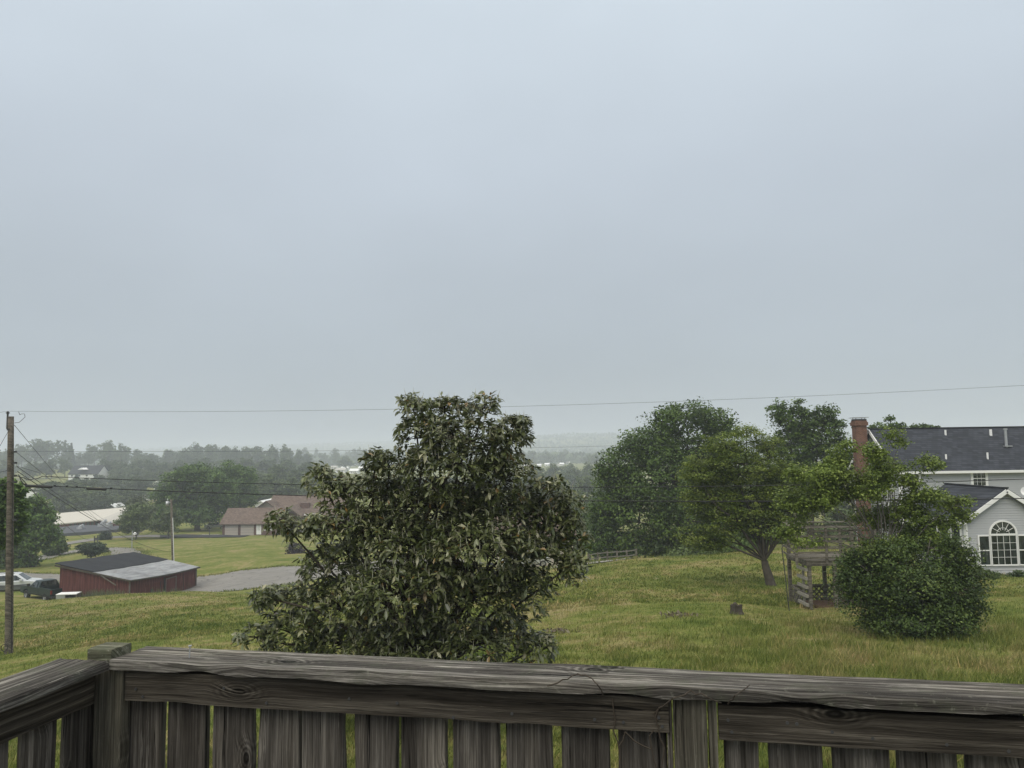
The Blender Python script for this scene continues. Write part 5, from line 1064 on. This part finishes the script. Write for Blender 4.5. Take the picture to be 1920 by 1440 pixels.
def brown_house():
    D = 150; x = lambda px, d=D: P(px,980,d).x; z = lambda py, d=D, px=450: P(px,py,d).z
    b = Vector((x(417), D, z(1004))); t = empty('house', b, 'brown roofed brick house with two beige garage doors and a columned porch', 'house'); X = lambda px, d=D: x(px,d)-b.x; Z = lambda py, d=D, px=450: z(py,d,px)-b.z
    ze, zr, dp = Z(981), Z(954,D+4), 8
    m = MB(); gable_body(m, 0, X(519), 0, dp, -.5, ze, zr); m.build('garage_wall', M['brick_dark'], t); m = MB(); gable_roof(m, 0, X(519), 0, dp, ze, zr, .45); m.build('garage_roof', M['shingle_brown'], t)
    for a, c in ((422,446.5),(451.5,476)):
        m = MB(); m.box(X(a),X(c),-.06,0,.0,Z(983.5)); gd = m.build('garage_door', M['door'], t); m = MB()
        for k in (1,2,3): zz = Z(983.5)*k/4; m.box(X(a),X(c),-.08,-.06,zz-.015,zz+.015)
        m.build('panel_groove', M['clad'], gd)
    m = MB(); m.box(X(481),X(490),-.05,0,.15,Z(983)); dd = m.build('front_door', M['white'], t); m = MB(); m.box(X(482.7),X(488.3),-.06,-.05,.9,Z(985)); m.build('door_glass', M['lamp'], dd)
    m = MB(); m.box(X(495),X(498),-.05,0,.9,Z(984.5)); m.box(X(506),X(511),-.05,0,.9,Z(984.5)); m.build('shutter', M['white'], t); window(t, (X(498)+X(506))/2, .95, Z(985), X(506)-X(498), 0, 2, 2)
    # main block, higher and behind
    y0 = 6; D2 = D+y0; e2_ = Z(966,D2,560); r2 = Z(930,D2+5,560); xa, xb = X(500,D2), X(640,D2)
    m = MB(); gable_body(m, xa, xb, y0, y0+11, -.5, e2_, r2); m.build('wall', M['brick_dark'], t); m = MB(); gable_roof(m, xa, xb, y0, y0+11, e2_, r2, .5); rf = m.build('roof', M['shingle_brown'], t)
    m = MB(); c = X(567,D2); cz = Z(944,D2,567); m.box(c-.9,c+.9,y0+1.6,y0+2.5,e2_,cz); m.build('chimney', M['brick_dark'], rf)
    # front cross gable with pale triangle
    gx0, gx1 = X(478,D+5), X(522,D+5); m = MB(); gable_body(m, gx0, gx1, 5, 12, 2, Z(957,D+5), Z(941,D+5), 'y'); m.build('gable_wall', M['stucco'], t); m = MB(); gable_roof(m, gx0, gx1, 4.6, 12, Z(957,D+5), Z(941,D+5), .4, axis='y'); m.build('gable_roof', M['shingle_brown'], t)
    # porch gable and columned porch
    px0, px1 = X(519,D+2), X(566,D+2); m = MB(); gable_roof(m, px0, px1, 1.5, 9, Z(970,D+2), Z(953,D+2), .4, axis='y'); m.build('porch_roof', M['shingle_brown'], t); m = MB(); gable_body(m, px0+.2, px1-.2, 2.2, 8, 1.8, Z(970,D+2), Z(954,D+2), 'y'); m.build('porch_gable', M['brick_dark'], t)
    for px in (521,564,575,580,586,592,598): xx = X(px,D+3.5); m = MB(); m.box(xx-.1,xx+.1,3.4,3.6,.3,Z(966,D+3.5)); m.build('column', M['white'], t)
    m = MB(); m.box(X(570,D+3),X(600,D+3),3.1,3.3,Z(968,D+3),Z(965,D+3)); m.bar((X(572,D+3),2.6,1.2),(X(602,D+3),3.0,2.6),.15,.15); m.build('white_beam', M['white'], t)
brown_house()
def simple_house(px0, px1, base, eave, ridge, D, wall, roof, lab, axis='x', dp=9, name='house', wins=3, group=None):
    b = P(px0, base, D); g = gp((px0+px1)/2, D); b.z = min(b.z, g.z+.5); b = Vector((b.x, D, b.z)); t = empty(name, b, lab, 'house' if name == 'house' else name.replace('_',' '), group); W = P(px1,base,D).x-b.x
    ze = P(px0,eave,D).z-b.z; zr = P(px0,ridge,D+dp/2 if axis == 'x' else D).z-b.z; m = MB(); gable_body(m, 0, W, 0, dp, -2.5, ze, zr, axis); m.build('wall', M[wall], t)
    m = MB(); gable_roof(m, 0, W, 0, dp, ze, zr, .4, .2, axis); m.build('roof', M[roof], t)
    for k in range(wins): x = W*(k+.5)/wins; m = MB(); m.box(x-.5,x+.5,-.05,0,ze*.45,ze*.8); m.build('window', M['glass'], t)
    return t
h = simple_house(128,183,897,889,874,415,'white','felt','white house with black roof and small pediment in the pale field at the left',dp=12,wins=4)
m = MB(); a = P(137,885,410); c = P(150,885,410); lo = Vector(h.location); m.prism([(c.x-lo.x,P(140,881,410).z-lo.z),((a.x+c.x)/2-lo.x,P(140,877.5,410).z-lo.z),(a.x-lo.x,P(140,881,410).z-lo.z)],1,-1,6); m.build('pediment', M['white'], h)
simple_house(40,72,940,928,917,300,'white','greyroof','pale gabled house behind the left tree beside the pole',axis='y',dp=12); simple_house(88,106,958,951,947,262,'white','white','small white shed left of the white roofed building',dp=5,wins=2)
simple_house(141,172,962,955,948,250,'stucco','shingle_brown','brown roofed low house just above the white metal roof'); simple_house(200,214,953,951,946,240,'white','white','tiny white gable peeping over the white metal roof',axis='y',dp=6,wins=0)
simple_house(262,280,945,937,929,290,'white','greyroof','grey roofed house behind the pale feathery tree',axis='y'); simple_house(288,298,915,907,902,330,'white','white','small white gabled house above the shade tree',axis='y',wins=1)
simple_house(441,447,912,905,900,320,'white','white','white sliver of a house between the two shade trees',axis='y',wins=0); simple_house(490,500,915,909,903,310,'white','greyroof','white house in the tree gap left of the evergreen, left one',axis='y',wins=1)
simple_house(530,542,914,908,903,320,'white','greyroof','white house in the tree gap left of the evergreen, right one',wins=1); simple_house(535,556,921,916,912,270,'white','shingle_brown','house with a reddish roof left of the evergreen',wins=2); simple_house(478,500,960,947,940,200,'white','white','white roofed house directly behind the brown roof',axis='y')
random.seed(5)
for px, y_, D in [(620,884,800),(640,887,750),(655,878,1000),(672,884,720),(690,889,640),(628,893,560),(655,895,540),(1008,868,800),(1022,866,850),(1035,869,780),(1050,866,860),(1062,862,950),(1128,850,1150),(980,872,760)]:
    w_ = random.uniform(6,12)*700/D*1.3; g = gp(px, D); y2 = 720+(F*math.tan(PITCH-math.atan((g.z-CAM.z)/D)))-(px-960)*.014; simple_house(px, px+w_, y2, y2-4*700/D, y2-7*700/D, D, 'white', random.choice(['white','greyroof']), 'tiny pale house lost in the hazy valley', wins=2, group='tiny houses in the hazy valley')
# long metal-roofed hall and the flat-roofed building in front of it
def hall():
    D = 188; b = gp(100, D); b.y = D; t = empty('long_hall', b, 'long low hall with a cream ribbed metal roof behind the left trees', 'building')
    def q(px,py,d): return P(px,py,d)-b
    a, c, d, e = q(90,984,D), q(186,974.5,D+6), q(248,950,D+22), q(88,964,D+14)
    m = MB(); dn = Vector((0,0,.25)); V = [a,c,d,e]; m.add(V+[v-dn for v in V], [(0,1,2,3),(7,6,5,4),(0,4,5,1),(1,5,6,2),(2,6,7,3),(3,7,4,0)]); m.build('metal_roof', M['ribbed'], t)
    f, g = q(198,977.5,D+3), q(222,981,D+4); h2 = q(252,953,D+21); m = MB(); V = [c+Vector((0,0,.05)),f,g,h2,d+Vector((0,0,.05))]; m.add(V+[v-dn for v in V], [(0,1,2,3,4),(9,8,7,6,5)]+[(i,5+i,5+(i+1)%5,(i+1)%5) for i in range(5)]); m.build('grey_roof', M['greyroof'], t)
    m = MB(); lw = Vector((0,.5,-.2)); V = [a+lw,c+lw,f+lw,g+lw]; V += [Vector((v.x,v.y,-2)) for v in V]; m.add(V, [(0,1,5,4),(1,2,6,5),(2,3,7,6)]); m.build('wall', plain('barn_red_wall', (.16,.04,.04), .8), t)
    m = MB()
    for k in range(7): u = .42+k*.085; p = a.lerp(c,u)+Vector((0,.4,-.35)); m.box(p.x-.4,p.x+.4,p.y-.1,p.y,p.z-1.3,p.z)
    m.build('window_band', M['glass'], t)
    p = q(227,966,D+12); m = MB(); m.cyl(p-Vector((0,0,.6)), p+Vector((0,0,.4)), .35, 10); m.build('roof_vent', M['white'], t)
def flat():
    D = 165; b = gp(150, D); b.y = D; t = empty('flat_roofed_building', b, 'low building with a dark flat roof and air units in front of the cream roof', 'building'); q = lambda px,py,d: P(px,py,d)-b
    za = q(119,1000,D-4).z; pts = []
    for px, py in ((98,1001),(119,1000.5),(222,992.5),(228,986),(150,984),(96,990)):
        p = onz(px, py, za+b.z); pts.append(p-b)
    n = len(pts); m = MB(); m.add([(p.x,p.y,za) for p in pts]+[(p.x,p.y,za-.6) for p in pts], [tuple(range(n)),tuple(range(2*n-1,n-1,-1))]+[(i,n+i,n+(i+1)%n,(i+1)%n) for i in range(n)]); m.build('roof', M['flatroof'], t)
    m = MB(); c = sum(pts, Vector())/n; V = [c+(p-c)*.97 for p in pts]; m.add([(p.x,p.y,za-.6) for p in V]+[(p.x,p.y,-3) for p in V], [(i,n+i,n+(i+1)%n,(i+1)%n) for i in range(n)]); m.build('wall', M['brick_dark'], t)
    for px, py, s in ((151,990,.55),(193,985,.8),(203,986,.65),(104,994,.4)):
        p = onz(px, py+2, za+b.z)-b; m = MB(); m.box(p.x-s,p.x+s,p.y-s,p.y+s,za,za+s*.9); m.cyl((p.x-s*.4,p.y,za+s*.9),(p.x+s*.9,p.y,za+s*1.7),s*.4,10); m.build('air_unit', M['metal'], t)
hall(); flat()
# lawn sign, post lamp, driveway pole, parked car by the shade tree
b = gp(180.5, 136); t = empty('lawn_sign', b, 'small black board hanging between two posts beside the round bush', 'sign'); k = 136/F; m = MB(); m.box(-3.5*k,-2.3*k,-.08,.08,-.2,11*k); m.box(2.3*k,3.5*k,-.08,.08,-.2,12*k); m.build('posts', M['dark_metal'], t); m = MB(); m.box(-2.3*k,2.3*k,-.04,.04,4*k,7.5*k); m.build('board', M['dark_metal'], t)
b = gp(248, 118); t = empty('post_lamp', b, 'white post lamp in the lawn behind the barn', 'lamp'); k = 118/F; m = MB(); m.cyl((0,0,-.2),(0,0,32*k),.07,8); m.build('post', M['metal'], t); m = MB(); m.box(3*k,7*k,-.2,.2,26*k,29*k); m.bar((0,0,27*k),(4*k,0,27*k),.08,.08); m.cyl((5*k,0,29*k),(5*k,0,30.5*k),.2,8,.05); m.build('lamp_head', M['white'], t)
b = gp(393, 143); t = empty('basketball_post', b, 'thin black post beside the garage driveway', 'post'); k = 143/F; m = MB(); m.cyl((0,0,-.2),(0,0,15*k),.08,8); m.build('shaft', M['dark_metal'], t)
def small_car(px, D, paint, lab, rz):
    b = gp(px, D); t = empty('parked_car', b, lab, 'car', rz=rz); loft([(-2.2,.35),(-2.25,.8),(-1.9,.95),(1.2,.95),(2.1,.8),(2.2,.35)], 1.75).build('body', M[paint], t, bevel=.05); loft([(-1.7,.94),(-1.2,1.4),(.3,1.42),(1.1,.94)], 1.6, .94).build('cabin', M['glass'], t)
    for x in (-1.4,1.4):
        for y in (-.8,.8): wheel(t, x, y, .32, .2, 1 if y > 0 else -1)
small_car(405, 166, 'carwhite', 'silver car parked between the shade tree and the brown roofed garage', .1)
def carport():
    b = gp(392, 178); b.y = 178; t = empty('carport', b, 'open sided white roofed carport right of the shade tree', 'carport'); k = 178/F; m = MB(); m.box(-2*k,24*k,0,6,21*k,23.5*k); m.build('roof', M['white'], t)
    for x in (0,11,22):
        for y in (.3,5.7): m = MB(); m.box(x*k-.1,x*k+.1,y-.1,y+.1,-1,21*k); m.build('post', M['brick_dark'], t)
carport()
strip('concrete_walk', [rp_(372,149,1.5),rp_(395,149,1.5),rp_(414,150,1.5)], M['concrete'], .12, 1)
# a house and car glimpsed through the middle of the evergreen
h = simple_house(930,1075,1052,1005,965,84,'stucco','shingle_brown','brown roofed house mostly hidden behind the evergreen',dp=10,wins=4)
small_car(985, 72, 'carwhite', 'white car glimpsed through the branches of the evergreen', .25)
# ---------------------------------------------------------------- haze
x0, x1, y0, y1 = -6500, 6500, -60, 7050; zb, zt_ = z0-75, z0+58
m = MB(); m.box(x0,x1,y0,y1,zb,zt_); hz_ = m.build('haze', None); tag(hz_, 'pale grey fog filling the air over the valley', 'haze', kind='stuff'); hm = bpy.data.materials.new('haze'); hm.use_nodes = True; hn = hm.node_tree; hn.nodes.clear()
pv = hn.nodes.new('ShaderNodeVolumePrincipled'); pv.inputs['Color'].default_value = (.85,.91,1.0,1); pv.inputs['Density'].default_value = HAZE; pv.inputs['Anisotropy'].default_value = .0
ho = hn.nodes.new('ShaderNodeOutputMaterial'); hn.links.new(pv.outputs[0], ho.inputs['Volume']); hz_.data.materials.append(hm)
